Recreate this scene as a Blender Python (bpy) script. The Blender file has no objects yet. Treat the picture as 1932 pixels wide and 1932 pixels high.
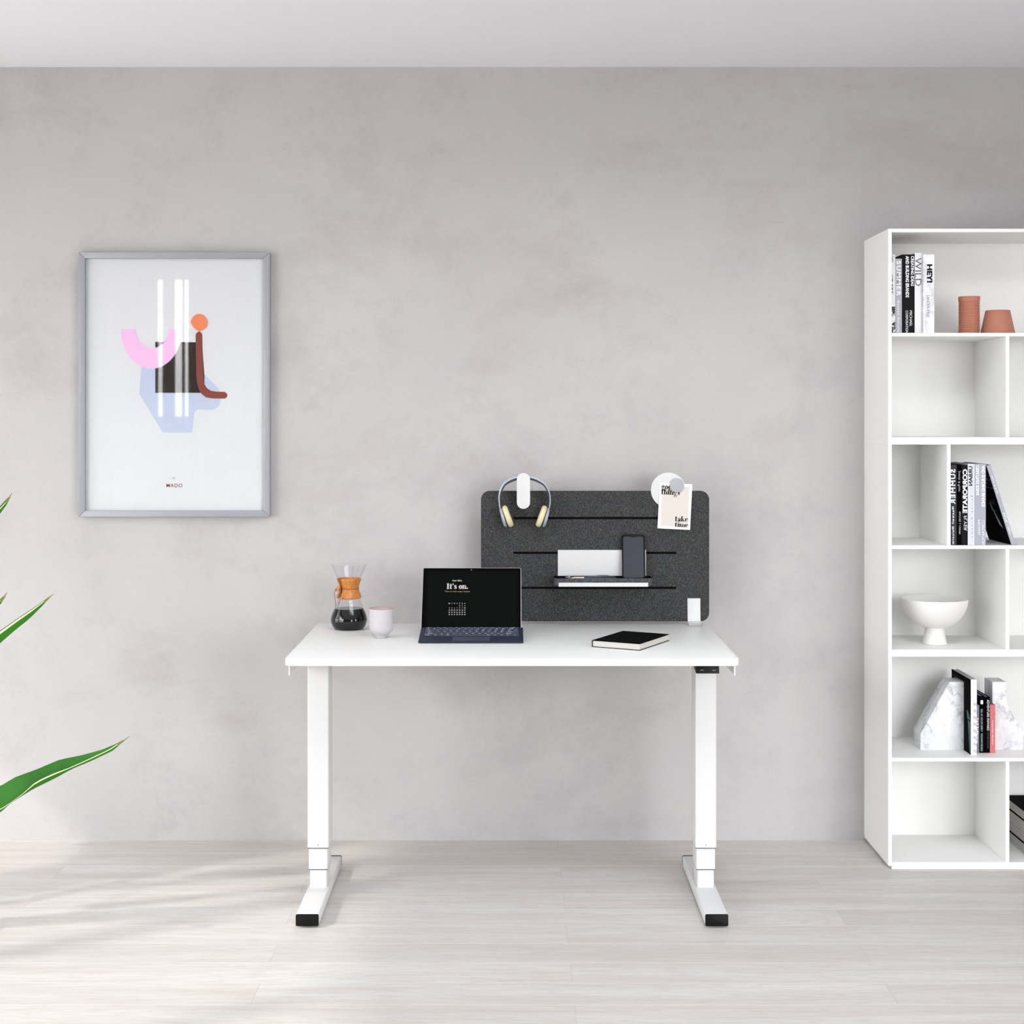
import bpy, bmesh, math, random
from mathutils import Vector, Matrix, noise
random.seed(7)
scn = bpy.context.scene
col = scn.collection
PI = math.pi
F, CX, CY = 2884.0, 966.0, 790.0          # focal length and vanishing point (1932 px frame)
CAMY, CAMZ = -4.837, 1.335

def at(px, py, Y):
    d = Y - CAMY
    return Vector(((px - CX) * d / F, Y, CAMZ - (py - CY) * d / F))

def lin(c):
    c = c / 255.0
    return c / 12.92 if c <= 0.04045 else ((c + 0.055) / 1.055) ** 2.4
def rgb(r, g, b): return (lin(r), lin(g), lin(b), 1.0)

# ------------------------------------------------------------------ materials
class Mat:
    def __init__(s, name):
        s.m = bpy.data.materials.new(name); s.m.use_nodes = True
        s.nt = s.m.node_tree; s.nt.nodes.clear()
        s.out = s.n('ShaderNodeOutputMaterial')
    def n(s, t, **k):
        nd = s.nt.nodes.new(t)
        for a, v in k.items(): setattr(nd, a, v)
        return nd
    def l(s, a, b): s.nt.links.new(a, b)
    def val(s, sock, v):
        if hasattr(v, 'is_output') or isinstance(v, bpy.types.NodeSocket): s.l(v, sock)
        else: sock.default_value = v
    def math(s, op, a, b=0.0, clamp=False):
        nd = s.n('ShaderNodeMath', operation=op); nd.use_clamp = clamp
        s.val(nd.inputs[0], a); s.val(nd.inputs[1], b); return nd.outputs[0]
    def mix(s, f, a, b, mode='MIX'):
        nd = s.n('ShaderNodeMix', data_type='RGBA', blend_type=mode)
        s.val(nd.inputs[0], f); s.val(nd.inputs[6], a); s.val(nd.inputs[7], b); return nd.outputs[2]
    def ramp(s, f, stops):
        nd = s.n('ShaderNodeValToRGB'); s.val(nd.inputs[0], f)
        e = nd.color_ramp.elements
        while len(e) < len(stops): e.new(0.5)
        for i, (p, c) in enumerate(stops):
            e[i].position = p; e[i].color = c if isinstance(c, tuple) else (c, c, c, 1)
        return nd.outputs[0]
    def coord(s, scale=(1, 1, 1), loc=(0, 0, 0), rot=(0, 0, 0)):
        tc = s.n('ShaderNodeTexCoord'); mp = s.n('ShaderNodeMapping')
        s.l(tc.outputs['Object'], mp.inputs[0])
        mp.inputs['Scale'].default_value = scale; mp.inputs['Location'].default_value = loc
        mp.inputs['Rotation'].default_value = rot
        return mp.outputs[0]
    def noise(s, vec, scale, detail=4, rough=0.5, dist=0.0, w=None):
        nd = s.n('ShaderNodeTexNoise')
        if w is not None:
            nd.noise_dimensions = '4D'; s.val(nd.inputs['W'], w)
        s.l(vec, nd.inputs['Vector'])
        nd.inputs['Scale'].default_value = scale; nd.inputs['Detail'].default_value = detail
        nd.inputs['Roughness'].default_value = rough; nd.inputs['Distortion'].default_value = dist
        return nd.outputs[0]
    def bump(s, h, strength=0.1, dist=0.01):
        nd = s.n('ShaderNodeBump'); s.l(h, nd.inputs['Height'])
        nd.inputs['Strength'].default_value = strength; nd.inputs['Distance'].default_value = dist
        return nd.outputs[0]
    def bsdf(s, color, rough=0.5, metal=0.0, spec=0.5, normal=None, coat=0.0, **k):
        b = s.n('ShaderNodeBsdfPrincipled')
        s.val(b.inputs['Base Color'], color); s.val(b.inputs['Roughness'], rough)
        b.inputs['Metallic'].default_value = metal; b.inputs['Specular IOR Level'].default_value = spec
        b.inputs['Coat Weight'].default_value = coat
        for a, v in k.items(): b.inputs[a.replace('_', ' ')].default_value = v
        if normal is not None: s.l(normal, b.inputs['Normal'])
        s.l(b.outputs[0], s.out.inputs[0]); return b

def plain(name, color, rough=0.5, metal=0.0, spec=0.5, coat=0.0, grain=0.03, gscale=60):
    m = Mat(name)
    f = m.noise(m.coord(), gscale, 3)
    c2 = tuple(max(0, x * (1 - grain)) for x in color[:3]) + (1,)
    m.bsdf(m.mix(f, color, c2), rough, metal, spec, coat=coat)
    return m.m

def m_wall():
    m = Mat('wall_plaster')
    v = m.coord()
    big = m.noise(v, 0.9, 6, 0.6, 0.6)
    mid = m.noise(m.coord(loc=(3, 1, 7)), 2.6, 8, 0.68, 0.4)
    stain = m.ramp(m.noise(m.coord(scale=(1.0, 1, 1.5), loc=(9, 4, 2)), 1.5, 12, 0.72, 0.3), [(0.50, 0.0), (0.66, 1.0)])
    patch = m.ramp(m.noise(m.coord(loc=(1, 8, 5)), 4.5, 10, 0.75), [(0.54, 0.0), (0.62, 1.0)])
    fine = m.noise(m.coord(scale=(1, 1, 2.2)), 60, 6, 0.7)
    grit = m.noise(v, 260, 3, 0.6)
    base = m.mix(m.ramp(big, [(0.3, 0.0), (0.7, 1.0)]), rgb(203, 198, 198), rgb(213, 211, 210))
    base = m.mix(m.math('MULTIPLY', stain, 0.5), base, rgb(178, 166, 169))
    base = m.mix(m.math('MULTIPLY', patch, 0.20), base, rgb(178, 170, 172))
    base = m.mix(m.math('MULTIPLY', m.ramp(mid, [(0.35, 0.0), (0.7, 1.0)]), 0.30), base, rgb(197, 195, 197))
    base = m.mix(m.math('MULTIPLY', m.ramp(fine, [(0.3, 0.0), (0.7, 1.0)]), 0.22), base, rgb(192, 189, 190))
    base = m.mix(1.0, base, (.780, .778, .777, 1), 'MULTIPLY')
    h = m.math('ADD', m.math('MULTIPLY', fine, 0.5), m.math('MULTIPLY', grit, 0.5))
    m.bsdf(base, 0.85, spec=0.25, normal=m.bump(h, 0.12, 0.004))
    return m.m

def m_floor():
    m = Mat('whitewashed_oak_planks')
    v = m.coord(loc=(0.5955, 0.136, 0))
    br = m.n('ShaderNodeTexBrick'); m.l(v, br.inputs['Vector'])
    br.offset = 0.5; br.offset_frequency = 2; br.squash = 1.0
    for k, x in (('Scale', 1.0), ('Mortar Size', 0.0011), ('Mortar Smooth', 0.15), ('Bias', 0.0), ('Brick Width', 1.477), ('Row Height', 0.1355)):
        br.inputs[k].default_value = x
    br.inputs['Color1'].default_value = (0, 0, 0, 1); br.inputs['Color2'].default_value = (1, 1, 1, 1)
    br.inputs['Mortar'].default_value = (0.5, 0.5, 0.5, 1)
    tint = br.outputs['Color']; w = m.math('MULTIPLY', tint, 40.0)
    fig = m.noise(m.coord(scale=(0.9, 6.5, 1)), 1.0, 3, 0.5, 0.35, w)
    rings = m.math('PINGPONG', m.math('MULTIPLY', fig, 16.0), 0.5)
    rings = m.ramp(m.math('MULTIPLY', rings, 2.0), [(0.0, 1.0), (0.45, 0.15), (1.0, 0.0)])
    fib = m.noise(m.coord(scale=(2.6, 110, 1)), 1.6, 8, 0.7, 0.1, w)
    streak = m.noise(m.coord(scale=(0.8, 12, 1)), 1.3, 5, 0.6, 0.2, w)
    pore = m.ramp(m.noise(m.coord(scale=(14, 260, 1)), 1.0, 4, 0.7, 0, w), [(0.52, 0.0), (0.66, 1.0)])
    c = m.mix(tint, rgb(196, 193, 188), rgb(208, 206, 202))
    c = m.mix(m.math('MULTIPLY', m.ramp(streak, [(0.35, 0.0), (0.65, 1.0)]), 0.75), c, rgb(182, 173, 166))
    c = m.mix(m.math('MULTIPLY', rings, 0.42), c, rgb(190, 178, 170))
    c = m.mix(m.math('MULTIPLY', m.ramp(fib, [(0.35, 0.0), (0.68, 1.0)]), 0.40), c, rgb(222, 221, 220))
    c = m.mix(m.math('MULTIPLY', pore, 0.45), c, rgb(172, 160, 153))
    vo = m.n('ShaderNodeTexVoronoi'); vo.inputs['Scale'].default_value = 1.0
    m.l(m.coord(scale=(1.6, 3.2, 1), loc=(0.37, 0.2, 0)), vo.inputs['Vector'])
    knot = m.ramp(vo.outputs['Distance'], [(0.0, 1.0), (0.035, 0.7), (0.075, 0.0)])
    c = m.mix(m.math('MULTIPLY', knot, 0.55), c, rgb(160, 156, 170))
    sx = m.n('ShaderNodeSeparateXYZ'); m.l(v, sx.inputs[0])
    row = m.math('PINGPONG', m.math('DIVIDE', sx.outputs['Y'], 0.1355), 0.5)
    seam = m.math('LESS_THAN', row, 0.0075)
    c = m.mix(m.math('MULTIPLY', m.math('MULTIPLY', br.outputs['Fac'], m.math('SUBTRACT', 1.0, seam)), 0.5), c, rgb(176, 168, 162))
    c = m.mix(m.math('MULTIPLY', seam, 0.42), c, rgb(240, 238, 235))
    h = m.math('SUBTRACT', m.math('MULTIPLY', fib, 0.35), m.math('ADD', br.outputs['Fac'], m.math('MULTIPLY', pore, 0.3)))
    m.bsdf(c, m.math('ADD', m.math('MULTIPLY', fib, 0.2), 0.38), spec=0.3, normal=m.bump(h, 0.15, 0.002))
    return m.m

def m_felt(name, dark, light):
    m = Mat(name)
    a = m.noise(m.coord(scale=(1, 1, 0.7), rot=(0, 0.5, 0)), 620, 3, 0.6)
    b = m.noise(m.coord(scale=(1, 1, 0.6), rot=(0, -0.4, 0), loc=(3, 2, 1)), 380, 4, 0.65, 0.3)
    big = m.noise(m.coord(), 9, 3)
    f = m.math('MULTIPLY', m.ramp(a, [(0.40, 0.0), (0.75, 1.0)]), 0.55)
    g = m.math('MULTIPLY', m.ramp(b, [(0.48, 0.0), (0.70, 1.0)]), 0.6)
    t = m.math('ADD', f, g, True)
    c = m.mix(t, dark, light)
    c = m.mix(m.math('MULTIPLY', big, 0.35), c, dark)
    m.bsdf(c, 0.95, spec=0.1, normal=m.bump(t, 0.5, 0.002))
    return m.m

def m_wood(name, c1, c2, c3):
    m = Mat(name)
    g = m.noise(m.coord(scale=(55, 55, 7)), 1.6, 6, 0.6, 0.6)
    k = m.noise(m.coord(scale=(160, 160, 12)), 1.5, 4, 0.6)
    c = m.ramp(g, [(0.25, c1), (0.5, c2), (0.75, c3)])
    c = m.mix(m.math('MULTIPLY', k, 0.3), c, c1)
    m.bsdf(c, 0.38, spec=0.4, coat=0.2)
    return m.m

def m_marble():
    m = Mat('white_marble')
    v = m.coord()
    a = m.noise(v, 15, 9, 0.62, 0.35)
    vein = m.ramp(m.math('ABSOLUTE', m.math('SUBTRACT', a, 0.5)), [(0.0, 1.0), (0.018, 0.5), (0.06, 0.0)])
    mask = m.ramp(m.noise(m.coord(loc=(2, 5, 1)), 14, 4, 0.6), [(0.42, 0.0), (0.66, 1.0)])
    cloud = m.noise(m.coord(loc=(5, 1, 2)), 22, 8, 0.7, 0.5)
    c = m.mix(m.math('MULTIPLY', m.ramp(cloud, [(0.42, 0.0), (0.72, 1.0)]), 0.55), rgb(230, 230, 233), rgb(188, 189, 196))
    c = m.mix(m.math('MULTIPLY', m.math('MULTIPLY', vein, mask), 0.85), c, rgb(118, 122, 138))
    m.bsdf(c, 0.28, spec=0.45)
    return m.m

def m_leaf(name, c1, c2):
    m = Mat(name)
    a = m.noise(m.coord(scale=(30, 30, 30)), 0.8, 4)
    b = m.noise(m.coord(scale=(40, 40, 260), rot=(0, 0.55, 0)), 1.0, 3)
    c = m.mix(a, c1, c2); c = m.mix(m.math('MULTIPLY', b, 0.35), c, c2)
    bs = m.bsdf(c, 0.5, spec=0.15)
    tr = m.n('ShaderNodeBsdfTranslucent'); m.l(c, tr.inputs['Color'])
    mx = m.n('ShaderNodeMixShader'); mx.inputs[0].default_value = 0.18
    m.l(bs.outputs[0], mx.inputs[1]); m.l(tr.outputs[0], mx.inputs[2]); m.l(mx.outputs[0], m.out.inputs[0])
    return m.m

def m_thin_glass(name, base=0.04, edge=0.45, tint=(0.98, 0.985, 0.99, 1), power=3.0):
    m = Mat(name)
    lw = m.n('ShaderNodeLayerWeight'); lw.inputs['Blend'].default_value = 0.5
    f = m.math('ADD', m.math('MULTIPLY', m.math('POWER', lw.outputs['Facing'], power), edge), base, True)
    t = m.n('ShaderNodeBsdfTransparent'); t.inputs[0].default_value = tint
    g = m.n('ShaderNodeBsdfGlossy'); g.inputs['Roughness'].default_value = 0.02
    mx = m.n('ShaderNodeMixShader'); m.l(f, mx.inputs[0])
    m.l(t.outputs[0], mx.inputs[1]); m.l(g.outputs[0], mx.inputs[2]); m.l(mx.outputs[0], m.out.inputs[0])
    return m.m

def m_emit(name, color, s):
    m = Mat(name); e = m.n('ShaderNodeEmission'); e.inputs[0].default_value = color; e.inputs[1].default_value = s
    m.l(e.outputs[0], m.out.inputs[0]); return m.m

def m_pages(name, c1, c2, axis):
    m = Mat(name)
    sc = [4, 4, 4]; sc[axis] = 900
    f = m.noise(m.coord(scale=tuple(sc)), 1.0, 3)
    m.bsdf(m.mix(f, c1, c2), 0.8, spec=0.2); return m.m

def m_mottled(name, c1, c2, scale, lo=0.4, hi=0.6):
    m = Mat(name)
    f = m.ramp(m.noise(m.coord(), scale, 8, 0.7, 0.5), [(lo, 0.0), (hi, 1.0)])
    m.bsdf(m.mix(f, c1, c2), 0.5, spec=0.3); return m.m

M = {}
M['wall'] = m_wall(); M['floor'] = m_floor()
M['ceiling'] = plain('ceiling_paint', rgb(230, 230, 234), 0.9, spec=0.2, grain=0.02, gscale=3)
M['room_white'] = plain('grey_room_paint', rgb(150, 148, 147), 0.9, spec=0.2, gscale=4)
M['shelf'] = plain('white_shelf_laminate', rgb(240, 240, 238), 0.5, spec=0.35, grain=0.015)
M['desk_top'] = plain('white_desk_laminate', rgb(232, 233, 231), 0.42, spec=0.35, grain=0.02, gscale=200)
M['steel'] = plain('white_powder_coated_steel', rgb(208, 208, 208), 0.42, spec=0.4, grain=0.02, gscale=400)
M['black'] = plain('black_plastic', rgb(7, 7, 8), 0.5, spec=0.2)
M['black_gap'] = plain('black_collar', rgb(20, 20, 24), 0.6)
M['felt'] = m_felt('charcoal_felt', rgb(40, 41, 42), rgb(112, 112, 112))
M['felt_tray'] = m_felt('lit_charcoal_felt', rgb(54, 55, 56), rgb(128, 128, 128))  # panel felt in a lighter tone, light on the tray put into the colour
M['felt_in'] = plain('black_felt_core', rgb(16, 16, 17), 0.95, spec=0.05)
M['alu'] = plain('brushed_aluminium', rgb(156, 158, 164), 0.45, metal=0.2, spec=0.4, grain=0.05, gscale=30)
M['print'] = plain('white_print_paper', rgb(224, 224, 225), 0.8, spec=0.2, grain=0.01)
M['pink'] = plain('pink_ink', rgb(246, 196, 234), 0.8, spec=0.1)
M['blue'] = plain('pale_blue_ink', rgb(196, 206, 226), 0.8, spec=0.1, grain=0.06, gscale=15)
M['dark_ink'] = plain('dark_brown_ink', rgb(52, 45, 40), 0.8, spec=0.1, grain=0.3, gscale=40)
M['brown_ink'] = plain('red_brown_ink', rgb(138, 74, 66), 0.8, spec=0.1)
M['orange'] = plain('orange_ink', rgb(240, 140, 98), 0.8, spec=0.1)
M['maroon'] = plain('maroon_ink', rgb(120, 62, 54), 0.8, spec=0.1)
M['pane'] = m_thin_glass('picture_glass', 0.038, 0.4)
M['glass'] = m_thin_glass('clear_glass', 0.022, 0.32, (0.975, 0.977, 0.982, 1), 4.0)
M['coffee'] = plain('black_coffee', rgb(2, 1, 1), 0.05, spec=0.25)
M['wood'] = m_wood('polished_cherry_wood', rgb(150, 84, 30), rgb(196, 124, 52), rgb(220, 158, 84))
M['wood_in'] = plain('dark_wood_inside', rgb(96, 54, 34), 0.6, grain=0.2)
M['leather'] = plain('tan_leather_cord', rgb(150, 80, 44), 0.6, grain=0.2)
M['mug'] = plain('off_white_ceramic', rgb(190, 185, 188), 0.6, spec=0.25)
M['mug_rim'] = plain('bare_clay_rim', rgb(178, 136, 122), 0.7)
M['silver'] = plain('silver_tablet_metal', rgb(196, 197, 200), 0.35, metal=0.6, spec=0.5)
M['bezel'] = plain('black_screen_bezel', rgb(1, 1, 1), 0.5, spec=0.04)
M['display'] = plain('dark_display', rgb(6, 9, 8), 0.6, spec=0.04)
M['lit_white'] = m_emit('lit_white_text', (1, 0.97, 0.95, 1), 1.0)
M['lit_yellow'] = m_emit('lit_yellow_text', (0.85, 0.68, 0.22, 1), 0.8)
M['navy'] = plain('navy_keyboard_fabric', rgb(31, 38, 56), 0.55, spec=0.3, grain=0.12, gscale=500)
M['key'] = plain('slate_blue_keys', rgb(66, 72, 90), 0.5, spec=0.3)
M['keybed'] = plain('black_key_bed', rgb(12, 13, 18), 0.7)
M['legend'] = plain('white_legend', rgb(228, 230, 235), 0.6)
M['touchpad'] = plain('grey_touchpad', rgb(60, 66, 82), 0.4)
M['cover_black'] = plain('black_book_cloth', rgb(4, 4, 5), 0.85, spec=0.05, grain=0.3, gscale=400)
M['cover_soft'] = plain('soft_black_cover', rgb(19, 19, 22), 0.6, spec=0.1)
M['pages_z'] = m_pages('book_page_edges', rgb(206, 202, 196), rgb(186, 181, 175), 2)
M['pages_x'] = m_pages('upright_page_edges', rgb(204, 203, 205), rgb(172, 172, 176), 0)
M['ink_black'] = plain('black_ink', rgb(10, 10, 10), 0.7, spec=0.1)
M['ink_white'] = plain('white_ink', rgb(240, 240, 242), 0.7, spec=0.1)
M['ink_grey'] = plain('grey_ink', rgb(92, 92, 98), 0.7, spec=0.1)
M['ink_pale'] = plain('pale_grey_ink', rgb(190, 190, 198), 0.7, spec=0.1)
M['card'] = plain('white_card_stock', rgb(228, 227, 225), 0.8, spec=0.2, grain=0.01)
M['card_beige'] = plain('beige_ink', rgb(211, 204, 197), 0.8, spec=0.1, grain=0.02)
M['magnet'] = plain('grey_magnet', rgb(164, 167, 173), 0.6)
M['phone'] = plain('black_phone_body', rgb(5, 5, 6), 0.45, spec=0.15)
M['phone_screen'] = plain('dark_phone_glass', rgb(46, 50, 59), 0.3, spec=0.2)
M['pen_blue'] = plain('slate_pen', rgb(84, 90, 106), 0.35, spec=0.5)
M['pen_dark'] = plain('navy_pen', rgb(30, 36, 52), 0.35, spec=0.5)
M['pen_cream'] = plain('cream_pen', rgb(228, 206, 190), 0.4)
M['hp_silver'] = plain('grey_headphone_shell', rgb(166, 171, 184), 0.35, spec=0.5)
M['hp_dark'] = plain('dark_headband_padding', rgb(44, 46, 56), 0.6)
M['hp_cream'] = plain('cream_ear_cushion', rgb(216, 207, 166), 0.7, spec=0.2)
M['marble'] = m_marble()
M['bowl'] = plain('white_matt_ceramic', rgb(230, 229, 226), 0.6, spec=0.3, grain=0.02)
M['terra'] = plain('terracotta', rgb(188, 126, 103), 0.6, spec=0.3, grain=0.08, gscale=120)
M['leaf'] = m_leaf('glossy_green_leaf', rgb(24, 84, 14), rgb(50, 118, 28))
M['leaf_back'] = m_leaf('bright_green_leaf_underside', rgb(70, 140, 34), rgb(50, 116, 26))
M['leaf_edge'] = plain('pale_leaf_margin', rgb(232, 232, 190), 0.5)
M['leaf_tip'] = plain('dry_leaf_tip', rgb(168, 156, 82), 0.7, grain=0.4, gscale=200)
M['stem'] = plain('green_stem', rgb(92, 130, 62), 0.6, grain=0.2)
M['pot'] = plain('grey_planter', rgb(120, 120, 122), 0.7)
M['soil'] = plain('potting_soil', rgb(52, 40, 32), 0.95, grain=0.5, gscale=80)
M['curtain'] = plain('taupe_linen_curtain', rgb(150, 142, 132), 0.9, spec=0.1)
def m_added_blind():
    m = Mat('translucent_added_blind'); c = m.mix(m.noise(m.coord(), 200, 2), rgb(250, 249, 246), rgb(244, 243, 240))
    d = m.n('ShaderNodeBsdfDiffuse'); t = m.n('ShaderNodeBsdfTranslucent'); x = m.n('ShaderNodeMixShader'); x.inputs[0].default_value = 0.9
    m.l(c, d.inputs[0]); m.l(c, t.inputs[0]); m.l(d.outputs[0], x.inputs[1]); m.l(t.outputs[0], x.inputs[2]); m.l(x.outputs[0], m.out.inputs[0]); return m.m
M['added_blind'] = m_added_blind()
M['bk_white'] = plain('white_book_cover', rgb(226, 226, 229), 0.45, spec=0.3)
M['bk_grey'] = plain('mid_grey_book_cover', rgb(176, 176, 184), 0.45, spec=0.3, grain=0.1, gscale=10)
M['bk_lilac'] = plain('cool_grey_book_cover', rgb(162, 163, 176), 0.45, spec=0.3)
M['bk_light'] = plain('light_grey_book_cover', rgb(208, 209, 218), 0.45, spec=0.3)
M['bk_cloud'] = m_mottled('cloudy_grey_book_cover', rgb(240, 240, 243), rgb(172, 172, 178), 22, 0.42, 0.7)
M['bk_navy'] = m_mottled('dark_navy_photo_cover', rgb(24, 25, 32), rgb(66, 70, 86), 14, 0.5, 0.75)
M['bk_scribble'] = m_mottled('black_and_white_scribble', rgb(20, 20, 20), rgb(236, 236, 236), 60, 0.49, 0.53)
M['bk_pink'] = plain('coral_pink_book_cover', rgb(196, 106, 110), 0.5, spec=0.3)
M['bk_slate'] = plain('slate_book_cover', rgb(116, 120, 130), 0.5, spec=0.3)
M['bk_teal'] = plain('dark_teal_print', rgb(66, 92, 96), 0.5, spec=0.2)
M['bk_blue_white'] = plain('bluish_white_cover', rgb(212, 218, 230), 0.5)

# ------------------------------------------------------------------ mesh builder
XF = {}
class MB:
    def __init__(s): s.bm = bmesh.new(); s.mi = 0
    def _tag(s, faces):
        for f in faces: f.material_index = s.mi
        return s
    def box(s, x0, x1, y0, y1, z0, z1, bev=0.0, seg=1):
        t = bmesh.new()
        vs = [t.verts.new((x, y, z)) for x in (x0, x1) for y in (y0, y1) for z in (z0, z1)]
        for q in ((0, 1, 3, 2), (4, 6, 7, 5), (0, 4, 5, 1), (2, 3, 7, 6), (0, 2, 6, 4), (1, 5, 7, 3)):
            t.faces.new([vs[i] for i in q])
        if bev: bmesh.ops.bevel(t, geom=t.edges[:], offset=bev, segments=seg, affect='EDGES', profile=0.5)
        return s.merge(t)
    def merge(s, t, mat=None):
        if mat is not None: bmesh.ops.transform(t, matrix=mat, verts=t.verts[:])
        mp = {}
        for v in t.verts: mp[v] = s.bm.verts.new(v.co)
        for f in t.faces:
            try: nf = s.bm.faces.new([mp[v] for v in f.verts]); nf.material_index = s.mi
            except ValueError: pass
        t.free(); return s
    def lathe(s, prof, c, seg=48, cap=False):
        rings = []
        for r, z in prof:
            if r < 1e-6: rings.append([s.bm.verts.new((c[0], c[1], c[2] + z))])
            else: rings.append([s.bm.verts.new((c[0] + r * math.cos(2 * PI * i / seg), c[1] + r * math.sin(2 * PI * i / seg), c[2] + z)) for i in range(seg)])
        for a, b in zip(rings[:-1], rings[1:]):
            for i in range(seg):
                j = (i + 1) % seg
                if len(a) == 1 and len(b) == 1: continue
                if len(a) == 1: f = s.bm.faces.new((a[0], b[j], b[i]))
                elif len(b) == 1: f = s.bm.faces.new((a[i], a[j], b[0]))
                else: f = s.bm.faces.new((a[i], a[j], b[j], b[i]))
                f.material_index = s.mi
        return s
    def prism(s, pts, axis, a0, a1, bev=0.0):
        """outline pts (2D) extruded along axis 0/1/2 between a0 and a1"""
        t = bmesh.new()
        def mk(p, a):
            if axis == 0: return (a, p[0], p[1])
            if axis == 1: return (p[0], a, p[1])
            return (p[0], p[1], a)
        A = [t.verts.new(mk(p, a0)) for p in pts]; B = [t.verts.new(mk(p, a1)) for p in pts]
        t.faces.new(A); t.faces.new(B[::-1])
        n = len(pts)
        for i in range(n): t.faces.new((A[i], B[i], B[(i + 1) % n], A[(i + 1) % n]))
        bmesh.ops.recalc_face_normals(t, faces=t.faces[:])
        if bev:
            ed = [e for e in t.edges if all(abs(v.co[axis] - a0) < 1e-7 for v in e.verts) or all(abs(v.co[axis] - a1) < 1e-7 for v in e.verts)]
            bmesh.ops.bevel(t, geom=ed, offset=bev, segments=2, affect='EDGES', profile=0.5)
        return s.merge(t)
    def poly(s, pts):
        f = s.bm.faces.new([s.bm.verts.new(p) for p in pts]); f.material_index = s.mi; return s
    def tube(s, path, r, seg=10, cap=True):
        rs = r if isinstance(r, (list, tuple)) else [r] * len(path)
        path = [Vector(p) for p in path]; rings = []
        up = Vector((0.13, 0.21, 0.97))
        for i, p in enumerate(path):
            d = (path[min(i + 1, len(path) - 1)] - path[max(i - 1, 0)]).normalized()
            if abs(d.dot(up)) > 0.95: up = Vector((0.9, 0.3, 0.1))
            u = d.cross(up).normalized(); w = d.cross(u).normalized()
            rings.append([s.bm.verts.new(p + (u * math.cos(2 * PI * k / seg) + w * math.sin(2 * PI * k / seg)) * rs[i]) for k in range(seg)])
        for a, b in zip(rings[:-1], rings[1:]):
            for k in range(seg):
                f = s.bm.faces.new((a[k], a[(k + 1) % seg], b[(k + 1) % seg], b[k])); f.material_index = s.mi
        if cap:
            for rr in (rings[0], rings[-1]):
                f = s.bm.faces.new(rr); f.material_index = s.mi
        return s
    def ribbon(s, sections):
        """closed loft through rings of 3D points"""
        rings = [[s.bm.verts.new(p) for p in r] for r in sections]; n = len(rings[0])
        for a, b in zip(rings[:-1], rings[1:]):
            for k in range(n):
                f = s.bm.faces.new((a[k], a[(k + 1) % n], b[(k + 1) % n], b[k])); f.material_index = s.mi
        for rr in (rings[0], rings[-1]):
            f = s.bm.faces.new(rr); f.material_index = s.mi
        return s
    def sheet(s, rows):
        R = [[s.bm.verts.new(p) for p in r] for r in rows]
        for a, b in zip(R[:-1], R[1:]):
            for k in range(len(a) - 1):
                f = s.bm.faces.new((a[k], a[k + 1], b[k + 1], b[k])); f.material_index = s.mi
        return s
    def sphere(s, c, r, sc=(1, 1, 1)):
        t = bmesh.new(); bmesh.ops.create_uvsphere(t, u_segments=20, v_segments=12, radius=r)
        return s.merge(t, Matrix.Translation(c) @ Matrix.Diagonal((*sc, 1)))
    def xform(s, m): bmesh.ops.transform(s.bm, matrix=m, verts=s.bm.verts[:]); return s
    def build(s, name, mats, parent=None, world=True, angle=32, recalc=True):
        if recalc: bmesh.ops.recalc_face_normals(s.bm, faces=s.bm.faces[:])
        me = bpy.data.meshes.new(name); s.bm.to_mesh(me); s.bm.free()
        for m in (mats if isinstance(mats, (list, tuple)) else [mats]): me.materials.append(M[m])
        for p in me.polygons: p.use_smooth = True
        me.set_sharp_from_angle(angle=math.radians(angle))
        o = bpy.data.objects.new(name, me); col.objects.link(o)
        if parent is not None:
            mt = XF[parent.name]; XF[o.name] = mt
            if world: me.transform(mt.inverted())
            o.parent = parent
        else: XF[o.name] = Matrix.Identity(4)
        return o

def thing(name, label, cat, loc=(0, 0, 0), rot=None, group=None):
    o = bpy.data.objects.new(name, None); col.objects.link(o)
    o.empty_display_size = 0.05
    mt = Matrix.Translation(loc)
    if rot is not None: mt = mt @ rot.to_4x4()
    o.matrix_world = mt; XF[o.name] = mt
    tag(o, label, cat, group); return o
def tag(o, label, cat, group=None):
    o['label'] = label; o['category'] = cat
    if group: o['group'] = group
    return o
def struct(o): o['kind'] = 'structure'; return o
def rrect(x0, x1, z0, z1, r, n=8):
    pts = []
    for cx, cz, a in ((x1 - r, z1 - r, 0), (x0 + r, z1 - r, 90), (x0 + r, z0 + r, 180), (x1 - r, z0 + r, 270)):
        for i in range(n + 1):
            t = math.radians(a + 90 * i / n); pts.append((cx + r * math.cos(t), cz + r * math.sin(t)))
    return pts
def ell(cx, cz, rx, rz, n=40): return [(cx + rx * math.cos(2 * PI * i / n), cz + rz * math.sin(2 * PI * i / n)) for i in range(n)]

def plate_with_holes(outline, holes, Y0, Y1):
    """2D outline with holes in XZ extruded between Y0 and Y1 -> bmesh"""
    cu = bpy.data.curves.new('tmp', 'CURVE'); cu.dimensions = '2D'; cu.fill_mode = 'BOTH'
    cu.extrude = abs(Y1 - Y0) / 2
    for loop in [outline] + holes:
        sp = cu.splines.new('POLY'); sp.points.add(len(loop) - 1); sp.use_cyclic_u = True
        for p, q in zip(sp.points, loop): p.co = (q[0], q[1], 0, 1)
    ob = bpy.data.objects.new('tmp', cu); me = bpy.data.meshes.new_from_object(ob)
    t = bmesh.new(); t.from_mesh(me); bmesh.ops.remove_doubles(t, verts=t.verts[:], dist=1e-6)
    bmesh.ops.transform(t, matrix=Matrix.Translation((0, (Y0 + Y1) / 2, 0)) @ Matrix.Rotation(PI / 2, 4, 'X'), verts=t.verts[:])
    bpy.data.objects.remove(ob); bpy.data.curves.remove(cu); bpy.data.meshes.remove(me)
    return t

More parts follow.
